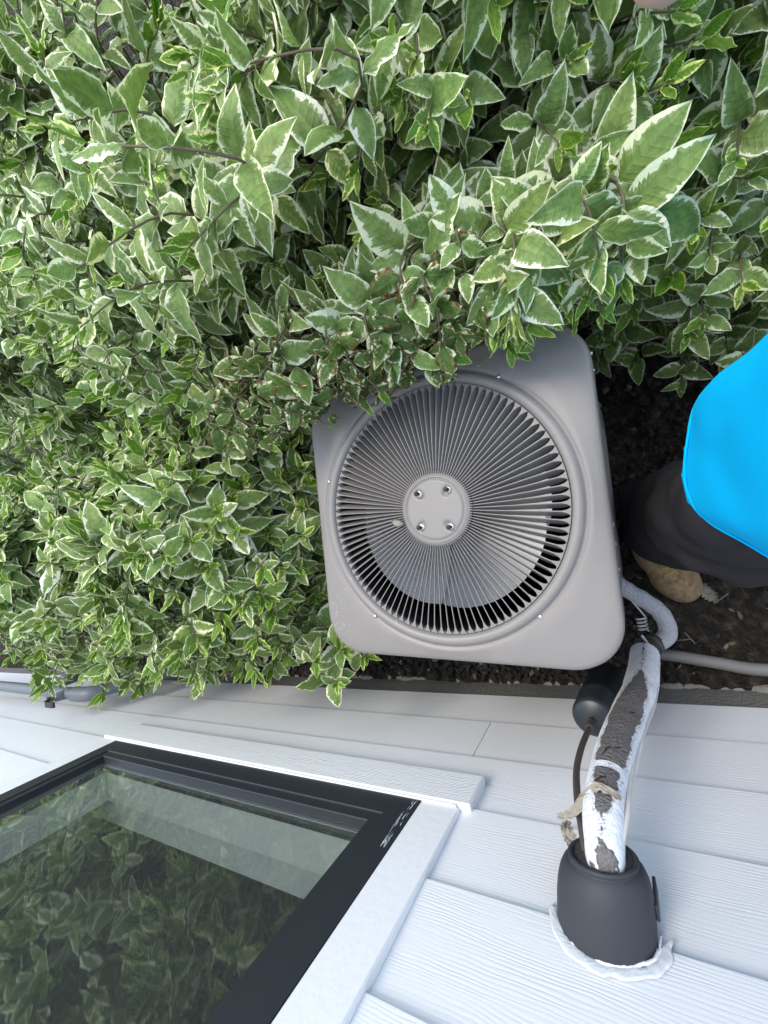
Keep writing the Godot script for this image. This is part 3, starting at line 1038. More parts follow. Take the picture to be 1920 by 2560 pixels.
# ---------------------------------------------------------------- refrigerant lines
func line_set() -> void:
	var o := thing("refrigerant_line", "thick insulated pipe from the wall cover down to the condenser, white paint worn off", "pipe", Vector3(-0.03, 0.0, -0.15))
	var off := -o.position
	# upper run; u = 0.5 faces up and away from the wall
	var path := spline([Vector3(-0.108, 0.842, -0.045), Vector3(-0.107, 0.838, -0.085), Vector3(-0.104, 0.775, -0.108), Vector3(-0.091, 0.66, -0.116), Vector3(-0.072, 0.54, -0.120), Vector3(-0.049, 0.42, -0.126), Vector3(-0.034, 0.31, -0.136), Vector3(-0.026, 0.225, -0.148)], 60)
	var st := st0()
	var rows := []
	var n := path.size()
	for i in n:
		var d := (path[mini(i + 1, n - 1)] - path[maxi(i - 1, 0)]).normalized()
		var face := Vector3(0.02, 0.75, -0.66)
		face = (face - d * face.dot(d)).normalized()
		var side := d.cross(face)
		var t := float(i) / (n - 1)
		var r := PackedVector3Array()
		for j in 29:
			var a := TAU * (j / 28.0 - 0.5)
			var lump := nz.get_noise_3d(t * 9.0, cos(a) * 0.7, sin(a) * 0.7)
			var rad := lerpf(0.0235, 0.0330, smoothstep(0.05, 0.5, t)) * (1.0 + 0.07 * lump)
			if t < 0.03: rad *= 0.85
			r.append(off + path[i] + (face * cos(a) + side * sin(a)) * rad)
		rows.append(r)
	sheet(st, rows)
	part(o, "insulation", done(st), M.insulation)
	# bare dark gap with the copper line and a band
	part(o, "bare_pipe", tube([off + Vector3(-0.03, 0.26, -0.145), off + Vector3(-0.020, 0.20, -0.152), off + Vector3(0.006, 0.168, -0.162)], 0.0235, 16, 16), M.rubber)
	part(o, "tape_band", tube([off + Vector3(-0.0055, 0.181, -0.157), off + Vector3(0.001, 0.174, -0.160)], 0.0262, 2, 18), M.brown_tube)
	# lower elbow into the cabinet
	st = st0()
	var el := spline([off + Vector3(0.008, 0.168, -0.160), off + Vector3(0.032, 0.158, -0.176), off + Vector3(0.037, 0.15, -0.205), off + Vector3(0.026, 0.148, -0.238), off + Vector3(0.0, 0.15, -0.268), off + Vector3(-0.035, 0.153, -0.300), off + Vector3(-0.06, 0.155, -0.325)], 40)
	tube_into(st, el, func(t, a): return 0.0215 * (1.0 + 0.07 * nz.get_noise_3d(t * 12.0, cos(a), sin(a)) + 0.03 * sin(t * 46.0)), 18)
	part(o, "elbow_wrap", done(st), M.white_wrap)
	# liquid line with drier
	var d := thing("filter_drier", "dark cylinder on a thin brown tube beside the worn pipe", "filter drier", Vector3(-0.13, 0.2, -0.08))
	off = -d.position
	var axis := (Vector3(-0.146, 0.452, -0.080) - Vector3(-0.122, 0.21, -0.085)).normalized()
	var b := Basis(Quaternion(Vector3.UP, axis))
	part(d, "canister", lathe([Vector2(0.0001, 0.245), Vector2(0.010, 0.2435), Vector2(0.0363, 0.240), Vector2(0.0424, 0.235), Vector2(0.0440, 0.228), Vector2(0.0440, 0.165), Vector2(0.0449, 0.163), Vector2(0.0449, 0.158), Vector2(0.0440, 0.156), Vector2(0.0440, 0.012), Vector2(0.0396, 0.004), Vector2(0.0001, 0.0)], 48), M.drier, Transform3D(b, off + Vector3(-0.122, 0.21, -0.085)))
	part(d, "tube", tube([off + Vector3(-0.1462, 0.452, -0.080), off + Vector3(-0.150, 0.50, -0.080), off + Vector3(-0.1575, 0.57, -0.080), off + Vector3(-0.1595, 0.65, -0.080), off + Vector3(-0.150, 0.735, -0.083), off + Vector3(-0.138, 0.80, -0.083), off + Vector3(-0.131, 0.838, -0.070), off + Vector3(-0.130, 0.842, -0.045)], 0.0058, 40, 12), M.brown_tube)
	part(d, "fitting", tube([off + Vector3(-0.1468, 0.462, -0.080), off + Vector3(-0.1496, 0.496, -0.080)], 0.0082, 4, 12), M.brown_tube)
	part(d, "tube", tube([off + Vector3(-0.121, 0.212, -0.085), off + Vector3(-0.118, 0.17, -0.095), off + Vector3(-0.11, 0.14, -0.15), off + Vector3(-0.10, 0.135, -0.285)], 0.0058, 24, 10), M.brown_tube)
	# thin control wire
	var w := topmesh("control_wire", tube([Vector3(-0.094, 0.85, -0.05), Vector3(-0.088, 0.845, -0.085), Vector3(-0.0755, 0.80, -0.108), Vector3(-0.069, 0.745, -0.118), Vector3(-0.057, 0.64, -0.120), Vector3(-0.040, 0.55, -0.120), Vector3(-0.021, 0.45, -0.122), Vector3(-0.010, 0.36, -0.135), Vector3(-0.001, 0.27, -0.150), Vector3(-0.014, 0.215, -0.172), Vector3(-0.024, 0.20, -0.19)], 0.0032, 60, 8), M.wire, "thin pale wire running down the edge of the worn pipe", "wire")
	w.set_meta("group", "control wiring")
	var coil := []
	for i in 46:
		var t := i / 45.0
		coil.append(Vector3(-0.018 + 0.011 * cos(t * TAU * 4.0), 0.14 + 0.011 * sin(t * TAU * 4.0), lerpf(-0.222, -0.185, t)))
	coil.insert(0, Vector3(-0.030, 0.16, -0.272))
	coil.insert(0, Vector3(-0.045, 0.165, -0.295))
	var cw := topmesh("control_wire", tube(coil, 0.0027, 150, 6), M.wire, "pale wire wound into a small coil beside the pipe elbow", "wire")
	cw.set_meta("group", "control wiring")
	# corrugated hose on the soil
	st = st0()
	var hp := spline([Vector3(0.0, 0.030, -0.088), Vector3(0.06, 0.022, -0.076), Vector3(0.14, 0.019, -0.058), Vector3(0.24, 0.018, -0.040), Vector3(0.45, 0.018, -0.045), Vector3(0.9, 0.018, -0.07)], 420)
	tube_into(st, hp, func(t, _a): return 0.0165 + 0.0009 * sin(t * 1050.0), 14)
	topmesh("drain_hose", done(st), M.hose, "grey ribbed hose lying on the soil along the footing", "hose")

func wall_hood() -> void:
	var o := thing("pipe_cover", "dark slate wall cover the pipes come out of, sealed with white caulk", "pipe cover", Vector3(-0.12, 0.840, -0.014))
	# base ring on the wall sweeps to a round mouth that looks out from the wall
	var st := st0()
	var rows := []
	var SEG := 56
	var secs := [[-0.034, 0.0600, 0.0590, 0.0], [0.0, 0.0595, 0.0585, 0.0], [0.012, 0.0590, 0.0580, 0.0005], [0.026, 0.0575, 0.0565, 0.0015], [0.038, 0.0548, 0.0540, 0.003], [0.047, 0.0510, 0.0505, 0.004], [0.0525, 0.0468, 0.0465, 0.005], [0.0548, 0.0438, 0.0438, 0.0052], [0.0555, 0.0425, 0.0425, 0.0052], [0.0570, 0.0432, 0.0432, 0.0052], [0.0600, 0.0436, 0.0436, 0.0050], [0.0618, 0.0420, 0.0420, 0.0050], [0.0618, 0.0392, 0.0392, 0.0050], [0.0590, 0.0375, 0.0375, 0.0050], [0.0560, 0.0360, 0.0360, 0.0050], [0.0550, 0.0250, 0.0250, 0.0050], [0.0550, 0.0001, 0.0001, 0.0050]]
	for s in secs:
		var r := PackedVector3Array()
		for j in SEG:
			var a := TAU * j / SEG
			var tip: float = s[0] * (1.0 + 0.10 * sin(a))
			r.append(Vector3(cos(a) * s[1] + 0.010 * s[0] / 0.07, sin(a) * s[2] - s[3] * 0.4 - 0.004 * s[0] / 0.07, -tip))
		rows.append(r)
	sheet(st, rows, true)
	part(o, "hood", done(st), M.hood)
	# rubber seal inside the mouth, uneven
	st = st0()
	rows = []
	for q in [[0.0372, 0.0575], [0.031, 0.0615], [0.022, 0.0625], [0.006, 0.0625]]:
		var r := PackedVector3Array()
		for j in 40:
			var a := TAU * j / 40
			r.append(Vector3(cos(a) * q[0] + 0.009, sin(a) * q[0] - 0.006, -q[1] + 0.004 * nz.get_noise_2d(cos(a) * 3.0 + q[0] * 90.0, sin(a) * 3.0)))
		rows.append(r)
	sheet(st, rows, true)
	part(o, "seal", done(st), M.rubber)
	# caulk: a bead in the joint and a wide flat smear outside it
	for bead in [[0.0600, 0.0024, 0.0026, -14.0, 192.0, 0.006, 0.0], [0.0690, 0.0080, 0.0018, 0.0, 188.0, 0.004, 1.0]]:
		st = st0()
		rows = []
		for i in 91:
			var t := i / 90.0
			var a := deg_to_rad(lerpf(bead[3], bead[4], t))
			var fade := pow(sin(clampf(t, 0.0, 1.0) * PI), 0.35)
			var R: float = bead[0] + 0.0035 * nz.get_noise_2d(t * 7.0, bead[6] * 20.0 + 3.0)
			var w: float = bead[1] * fade * (1.0 + 0.4 * nz.get_noise_2d(t * 6.0, bead[6] * 9.0 + 40.0))
			var hgt: float = bead[2] * fade * (1.0 + 0.35 * nz.get_noise_2d(t * 8.0, bead[6] * 9.0 + 80.0))
			var row := PackedVector3Array()
			for q in 9:
				var u := q / 4.0 - 1.0
				var rr := R + u * w
				var yy := sin(a) * rr
				# follows the lap of the boards: the upper board stands proud of the lower one
				var wall := 0.026 if yy < -0.001 else 0.0225
				row.append(Vector3(cos(a) * rr, yy * 0.97, wall - hgt * sqrt(maxf(0.0, 1.0 - u * u)) + 0.0010 * nz.get_noise_2d(cos(a) * rr * 300.0, yy * 300.0)))
			rows.append(row)
		sheet(st, rows)
		part(o, "caulk_bead", done(st), M.caulk)
	# torn flap tab on the side of the hood
	var tab := bevel_box(Vector3(0.004, 0.050, 0.020), 0.0015)
	part(o, "side_tab", tab, M.hood, at(Vector3(0.0618, -0.018, -0.010)))

func valve_pipes() -> void:
	var o := thing("water_pipe", "grey pipe run with elbow joints and a shut-off valve along the wall", "pipe", Vector3(-2.2, 0.0, -0.08))
	var off := -o.position
	var R := 0.027
	part(o, "pipe_run", tube([off + Vector3(-4.6, 0.545, -0.085), off + Vector3(-3.4, 0.552, -0.085), off + Vector3(-2.30, 0.562, -0.085)], R, 12, 20), M.pvc)
	part(o, "elbow", tube([off + Vector3(-2.33, 0.562, -0.085), off + Vector3(-2.26, 0.560, -0.085), off + Vector3(-2.215, 0.545, -0.085), off + Vector3(-2.19, 0.505, -0.085)], R * 1.22, 20, 20), M.pvc)
	part(o, "pipe_drop", tube([off + Vector3(-2.20, 0.52, -0.085), off + Vector3(-2.10, 0.33, -0.085), off + Vector3(-2.04, 0.215, -0.085)], R, 12, 20), M.pvc)
	for t in [0.42, 0.93]:
		var p := Vector3(-2.20, 0.52, -0.085).lerp(Vector3(-2.04, 0.215, -0.085), t)
		part(o, "collar", tube([off + p, off + p + Vector3(0.010, -0.019, 0.0)], R * 1.28, 2, 20), M.pvc)
	part(o, "pipe_leg", tube([off + Vector3(-2.05, 0.235, -0.085), off + Vector3(-1.99, 0.13, -0.09), off + Vector3(-1.97, 0.0, -0.10), off + Vector3(-1.97, -0.05, -0.10)], R * 1.2, 16, 20), M.pvc)
	part(o, "pipe_leg", tube([off + Vector3(-2.46, 0.56, -0.14), off + Vector3(-2.46, 0.30, -0.14), off + Vector3(-2.46, -0.05, -0.14)], R, 10, 18), M.pvc)
	part(o, "cross_pipe", tube([off + Vector3(-2.9, 0.36, -0.10), off + Vector3(-2.4, 0.33, -0.10), off + Vector3(-2.12, 0.29, -0.095)], R, 10, 18), M.pvc)
	# valve with lever
	var v := part(o, "valve_body", lathe([Vector2(0.0001, 0.062), Vector2(0.012, 0.062), Vector2(0.013, 0.045), Vector2(0.020, 0.040), Vector2(0.022, 0.0), Vector2(0.018, -0.03)], 18), M.pvc, at(off + Vector3(-2.40, 0.575, -0.085)))
	v.set_meta("label", "valve stem on the pipe run")
	var lev := st0(false)
	box_into(lev, Vector3(0.0, 0.066, 0.0), Vector3(0.026, 0.007, 0.026), 0.002)
	part(v, "lever_hub", done(lev), M.black_plastic)
	var bar := st0(false)
	var rws := []
	for q in [[0.0, 0.062], [0.028, 0.074], [0.05, 0.098], [0.075, 0.106], [0.135, 0.106], [0.15, 0.102]]:
		rws.append(PackedVector3Array([Vector3(q[0], q[1], -0.012), Vector3(q[0], q[1], 0.012), Vector3(q[0] + 0.001, q[1] - 0.006, 0.012), Vector3(q[0] + 0.001, q[1] - 0.006, -0.012)]))
	sheet(bar, rws, true)
	part(v, "lever", done(bar), M.black_plastic)
	# round flange disc of a second joint
	part(o, "flange", lathe([Vector2(0.030, 0.012), Vector2(0.052, 0.012), Vector2(0.056, 0.006), Vector2(0.056, -0.006), Vector2(0.052, -0.012), Vector2(0.030, -0.012)], 32), M.pvc, Transform3D(Basis(Vector3(0, 0, 1), PI / 2 - 0.1), off + Vector3(-2.36, 0.325, -0.1)))

# ---------------------------------------------------------------- shrubs
var LV := []   # per atlas cell: [ArrayMesh, verts, normals, uvs, indices]
var LVlow := []

func leaf_mesh(cell: int, rowsn: int, cols: int) -> Array:
	var r := RandomNumberGenerator.new()
	r.seed = 100 + cell
	var young := cell >= 20 and cell < 26
	var burnt := cell >= 26
	var W := r.randf_range(0.26, 0.345) * (0.66 if young else 1.0)
	var fold := r.randf_range(0.04, 0.28) * (1.5 if young else 1.0)
	var bend := r.randf_range(0.10, 0.85) * (-0.1 if young else 1.0)
	var wave := r.randf_range(0.01, 0.06) * (2.6 if burnt else 1.0)
	var curl := r.randf_range(-0.08, 0.22) + (0.12 if burnt else 0.0)
	var twist := r.randf_range(-0.6, 0.6)
	var peak := r.randf_range(0.50, 0.66)
	var ph := r.randf() * TAU
	var st := st0()
	var rows := []
	var uvs := []
	for i in rowsn + 1:
		var t := float(i) / rowsn
		var w := W * pow(sin(PI * pow(t, peak + 0.16)), 0.66) * (1.0 - 0.22 * t * t)
		if i == 0: w = 0.012
		if i == rowsn: w = 0.004
		var row := PackedVector3Array()
		var uv := PackedVector2Array()
		var cz := t
		var cy := 0.10 * t - bend * t * t
		for j in cols + 1:
			var s := float(j) / cols * 2.0 - 1.0
			var x := s * w
			var y := cy + absf(s) * w * fold - curl * s * s * w * 2.0 + wave * sin(t * 15.0 + ph + s * 2.0) * absf(s)
			var ca := cos(twist * t)
			var sa := sin(twist * t)
			row.append(Vector3(x * ca, y + x * sa, cz - 0.02 * bend * t))
			uv.append(Vector2(((cell % 8) + 0.5 + s * 0.485) / 8.0, ((cell / 8) + 0.01 + t * 0.98) / 4.0))
		rows.append(row)
		uvs.append(uv)
	for i in rowsn:
		for j in cols:
			quad(st, rows[i][j], rows[i + 1][j], rows[i + 1][j + 1], rows[i][j + 1], uvs[i][j], uvs[i + 1][j], uvs[i + 1][j + 1], uvs[i][j + 1])
	var m := done(st)
	var a := m.surface_get_arrays(0)
	# upper side must be +y: the leaf is two-sided, only the winding has to agree with the normals
	return [m, a[Mesh.ARRAY_VERTEX], a[Mesh.ARRAY_NORMAL], a[Mesh.ARRAY_TEX_UV], a[Mesh.ARRAY_INDEX]]

func free_spot(p: Vector3) -> bool:
	if p.z > -0.03 and p.y < 3.0: return false
	if p.distance_to(EYE) < 0.37: return false
	var q := p - Vector3(-0.32, 0.0, -0.588)
	q = q.rotated(Vector3.UP, deg_to_rad(4.2))
	if absf(q.x) < 0.315 and absf(q.z) < 0.315 and p.y < TOP + 0.022: return false
	# over the fan the air is clear: only a fringe hangs over the far and left edges
	if absf(q.x) < 0.5 and q.x > -0.29 and q.z > (-0.20 if q.x > -0.16 else -0.18) and q.z < 0.36 and p.y > 0.5: return false
	if q.x > -0.36 and q.x < -0.25 and q.z > -0.12 and p.y > 0.6: return false
	if p.x > 0.0 and p.z > -0.74: return false
	if p.x > -0.02 and p.z > -0.80 and p.y > 0.75: return false
	# in front of the wall near the window and the pipes
	if p.x > -0.60 and p.z > -0.32: return false
	return true

func in_view(p: Vector3) -> bool:
	var d := p - EYE
	var z := d.dot(FWD)
	if z < 0.05: return false
	var x := d.dot(Vector3(0.84521, -0.50786, 0.16643)) / z
	var y := d.dot(Vector3(0.18090, -0.02116, -0.98327)) / z
	return absf(x) < 0.97 and absf(y) < 1.29

func shrub(label: String, base: Vector3, cen: Vector3, rad: Vector3, stems: int, leaf_len: float, seed_: int, extra := [], burn := false, low := false) -> void:
	var r := RandomNumberGenerator.new()
	r.seed = seed_
	var o := thing("variegated_shrub", label, "shrub", base, "variegated shrubs around the condenser")
	var leaves := []       # [Transform3D, cell, tint, score]
	var made := 0
	var tries := 0
	var plans := []
	for e in extra: plans.append(e)
	while plans.size() < stems + extra.size() and tries < stems * 30:
		tries += 1
		var d := Vector3(r.randfn(0, 1), r.randfn(0, 1), r.randfn(0, 1)).normalized()
		if d.y < -0.35: continue
		var f := 1.0 - 0.34 * pow(r.randf(), 1.7) + 0.05 * r.randfn(0, 0.5)
		var tip := cen + d * rad * f
		if tip.y < 0.12: continue
		# hidden flank: only a few
		var nrm := (d / rad).normalized()
		if nrm.dot((EYE - tip).normalized()) < -0.15 and r.randf() < 0.7: continue
		if tip.z > -0.12 or not free_spot(tip): continue
		plans.append([tip, 0.0, 0.0])
	for pl in plans:
		var tip: Vector3 = pl[0]
		var b := base + Vector3(r.randfn(0, 0.06), 0, r.randfn(0, 0.06))
		var mid := b.lerp(tip, 0.42)
		mid.y = maxf(tip.y * 0.62, 0.1)
		mid += Vector3(r.randfn(0, 0.04), 0, r.randfn(0, 0.04))
		var out := (tip - cen)
		out.y = 0
		var c2 := tip - out.normalized() * 0.10 + Vector3(0, -0.10 + r.randf() * 0.06, 0)
		if pl[1] > 0.0: c2 = tip + Vector3(pl[3].x, pl[3].y, pl[3].z)
		var path := spline([b, mid, c2, tip], 18)
		var bad := false
		for p in path:
			var q := (p - Vector3(-0.32, 0.0, -0.588)).rotated(Vector3.UP, deg_to_rad(4.2))
			if absf(q.x) < 0.31 and absf(q.z) < 0.31 and p.y < TOP + 0.01: bad = true
			if p.z > -0.03: bad = true
		if not bad:
			var st := st0()
			var off := PackedVector3Array()
			for p in path: off.append(p - base)
			tube_into(st, off, func(t, _a): return lerpf(0.0036, 0.0011, t), 5, false)
			part(o, "stem", done(st), M.stem)
		# leaves in opposite pairs along the last stretch
		var total := 0.0
		for i in path.size() - 1: total += path[i].distance_to(path[i + 1])
		var reach := minf(total * 0.75, r.randf_range(0.26, 0.42) + pl[1])
		var s := 0.0
		var roll := r.randf() * TAU
		var along := total
		var step := 0.0
		var first := true
		while along > total - reach:
			# locate
			var acc := 0.0
			var p := tip
			var ax := (path[path.size() - 1] - path[path.size() - 2]).normalized()
			for i in path.size() - 1:
				var l := path[i].distance_to(path[i + 1])
				if acc + l >= along:
					p = path[i].lerp(path[i + 1], (along - acc) / maxf(l, 1e-6))
					ax = (path[i + 1] - path[i]).normalized()
					break
				acc += l
			var age := clampf((total - along) / 0.13, 0.0, 1.0)
			var side := ax.cross(Vector3.UP if absf(ax.y) < 0.95 else Vector3.RIGHT).normalized()
			for pair in 2:
				var ang := roll + PI * pair + r.randfn(0, 0.22)
				var dir := side.rotated(ax, ang)
				var open := lerpf(0.45, 1.25, pow(age, 0.6)) + r.randfn(0, 0.12)
				var ld := (ax * cos(open) + dir * sin(open)).normalized()
				ld = (ld + Vector3(0, -0.10 * age + 0.08, 0) + Vector3(r.randfn(0, 0.1), r.randfn(0, 0.1), r.randfn(0, 0.1))).normalized()
				var up := (ax * sin(open) - dir * cos(open)) * 0.7 + Vector3(0.05, 1.1, 0.05) + Vector3(r.randfn(0, 0.34), r.randfn(0, 0.1), r.randfn(0, 0.18))
				up = (up - ld * up.dot(ld)).normalized()
				var L := leaf_len * lerpf(0.52, 1.0, pow(age, 0.6)) * clampf(r.randfn(0.98, 0.22), 0.5, 1.45)
				if age > 0.9 and r.randf() < 0.15: L *= 0.6
				var cell := r.randi_range(0, 19)
				if age < 0.09 and r.randf() < 0.8: cell = r.randi_range(20, 25)
				elif age < 0.3 and r.randf() < 0.16: cell = r.randi_range(20, 25)
				var lp := p + ld * 0.004
				if burn and cell < 20 or burn and pl[2] > 0.0:
					var prob := clampf(0.85 - maxf(0.0, -0.86 - lp.z) * 7.0, 0.0, 0.85) if pl[2] > 0.0 else clampf(0.35 - (lp.distance_to(Vector3(-0.30, 0.80, -0.85)) - 0.05) * 3.0, 0.0, 0.4)
					if r.randf() < prob:
						cell = r.randi_range(26, 31)
						L *= 0.8
				var cx := lp + ld * L * 0.6
				if not free_spot(cx) or not free_spot(lp + ld * L): continue
				var ws := L * r.randf_range(0.88, 1.14)
				var bs := Basis(up.cross(ld) * ws, up * L, ld * L)
				var tint := Color(1, 1, 1).lerp(Color(0.80, 0.90, 0.76), r.randf()) * r.randf_range(0.88, 1.08)
				var v := 0.0
				if in_view(cx):
					v = L / (cx - EYE).length() * (1.0 + 0.8 * maxf(0.0, (cx - cen).length() / rad.length() * 1.5 - 0.6))
				leaves.append([Transform3D(bs, lp - base), cell, tint, v])
			roll += PI / 2 + r.randfn(0, 0.12)
			if first:
				along -= 0.010
				first = false
			else:
				along -= lerpf(0.020, 0.047, age) * r.randf_range(0.8, 1.25)
	leaves.sort_custom(func(a, b): return a[3] > b[3])
	var single := mini(300, leaves.size())
	for i in leaves.size():
		if leaves[i][3] <= 0.0:
			single = mini(single, i)
			break
	for i in single:
		var l: Array = leaves[i]
		part(o, "leaf", LV[l[1]][0], M.leaves[i % M.leaves.size()], l[0])
	# the rest joined
	var src: Array = LVlow if low else LV
	var V := PackedVector3Array()
	var NN := PackedVector3Array()
	var UV := PackedVector2Array()
	var CC := PackedColorArray()
	var II := PackedInt32Array()
	for i in range(single, leaves.size()):
		var l: Array = leaves[i]
		var xf: Transform3D = l[0]
		var k: Array = src[l[1]]
		var first := V.size()
		V.append_array(xf * (k[1] as PackedVector3Array))
		var rot := Transform3D(xf.basis.orthonormalized(), Vector3.ZERO)
		NN.append_array(rot * (k[2] as PackedVector3Array))
		UV.append_array(k[3])
		var cc := PackedColorArray()
		cc.resize(k[1].size())
		cc.fill(l[2])
		CC.append_array(cc)
		var idx: PackedInt32Array = k[4].duplicate()
		for q in idx.size(): idx[q] += first
		II.append_array(idx)
	if V.size():
		var arr := []
		arr.resize(Mesh.ARRAY_MAX)
		arr[Mesh.ARRAY_VERTEX] = V
		arr[Mesh.ARRAY_NORMAL] = NN
		arr[Mesh.ARRAY_TEX_UV] = UV
		arr[Mesh.ARRAY_COLOR] = CC
		arr[Mesh.ARRAY_INDEX] = II
		var am := ArrayMesh.new()
		am.add_surface_from_arrays(Mesh.PRIMITIVE_TRIANGLES, arr)
		var f := part(o, "foliage", am, M.leaf)
		f.set_meta("kind", "stuff")
	print(label, " leaves ", leaves.size())

func shrubs() -> void:
	for c in 32:
		LV.append(leaf_mesh(c, 7, 4))
		LVlow.append(leaf_mesh(c, 4, 2))
	# fringe hanging over the far edge of the condenser, scorched by its warm air: [tip, longer, burnt, bend]
	var fringe := []
	var r := RandomNumberGenerator.new()
	r.seed = 3
	for i in 38:
		var x := lerpf(-0.64, -0.14, i / 37.0) + r.randfn(0, 0.015)
		fringe.append([Vector3(x, 0.775 + r.randf() * 0.08, -0.845 + r.randf_range(-0.04, 0.045) + (0.01 if x < -0.42 else 0.0)), 0.0001, 1.0, Vector3(r.randfn(0, 0.04), 0.05, -0.10)])
	for i in 18:
		var x := lerpf(-0.12, 0.05, i / 17.0)
		fringe.append([Vector3(x, 0.77 + r.randf() * 0.08, -0.84 + r.randf_range(-0.035, 0.035)), 0.0001, 0.0, Vector3(r.randfn(0, 0.04), 0.05, -0.10)])
	shrub("variegated shrub spilling over the far edge of the condenser, its fringe scorched brown", Vector3(-0.12, 0, -1.42), Vector3(-0.10, 0.58, -1.42), Vector3(0.60, 0.60, 0.52), 350, 0.068, 21, fringe, true)
	var shoots := [
		[Vector3(-0.45, 1.21, -1.05), 0.30, 0.0, Vector3(0.16, -0.10, 0.06)],
		[Vector3(-0.56, 1.19, -0.96), 0.25, 0.0, Vector3(0.10, -0.12, -0.10)],
		[Vector3(-0.30, 1.12, -1.12), 0.2, 0.0, Vector3(0.12, -0.10, 0.02)],
		[Vector3(-0.58, 1.19, -1.18), 0.2, 0.0, Vector3(0.10, -0.12, -0.04)],
		[Vector3(-0.44, 1.10, -0.98), 0.2, 0.0, Vector3(0.08, -0.10, -0.12)],
		[Vector3(-0.62, 1.16, -0.92), 0.2, 0.0, Vector3(0.02, -0.12, -0.12)],
	]
	shrub("tallest variegated shrub, with long arching shoots, behind the shrub beside the window", Vector3(-0.82, 0, -1.45), Vector3(-0.82, 0.62, -1.45), Vector3(0.62, 0.58, 0.58), 340, 0.069, 22, shoots)
	var sprigs := []
	for q in [Vector3(-0.72, 0.56, -0.27), Vector3(-0.69, 0.50, -0.235), Vector3(-0.74, 0.58, -0.19), Vector3(-0.68, 0.42, -0.33), Vector3(-0.78, 0.60, -0.25)] :
		sprigs.append([q, 0.0001, 0.0, Vector3(-0.10, -0.07, -0.02)])
	shrub("variegated shrub filling the space between condenser, wall and window", Vector3(-1.12, 0, -0.66), Vector3(-1.20, 0.47, -0.66), Vector3(0.47, 0.46, 0.50), 270, 0.086, 23, sprigs)
	shrub("variegated shrub growing over the valve pipes by the wall", Vector3(-2.05, 0, -0.70), Vector3(-2.05, 0.47, -0.64), Vector3(0.62, 0.50, 0.58), 230, 0.090, 24, [], false, true)
	shrub("lower variegated shrub behind the person's trousers, right of the condenser", Vector3(0.36, 0, -1.25), Vector3(0.30, 0.36, -1.22), Vector3(0.46, 0.46, 0.47), 230, 0.072, 25)
	shrub("variegated shrub farthest along the wall, past the valve pipes", Vector3(-3.15, 0, -0.85), Vector3(-3.15, 0.5, -0.82), Vector3(0.66, 0.5, 0.62), 130, 0.092, 26, [], false, true)
	shrub("variegated shrub in the back row, away from the wall, beyond the tallest one", Vector3(-1.85, 0, -1.75), Vector3(-1.85, 0.55, -1.72), Vector3(0.70, 0.66, 0.66), 220, 0.088, 27, [], false, true)
	shrub("variegated shrub farthest out in the back row, past the others", Vector3(-3.0, 0, -2.0), Vector3(-3.0, 0.6, -2.0), Vector3(0.8, 0.66, 0.8), 100, 0.085, 28, [], false, true)

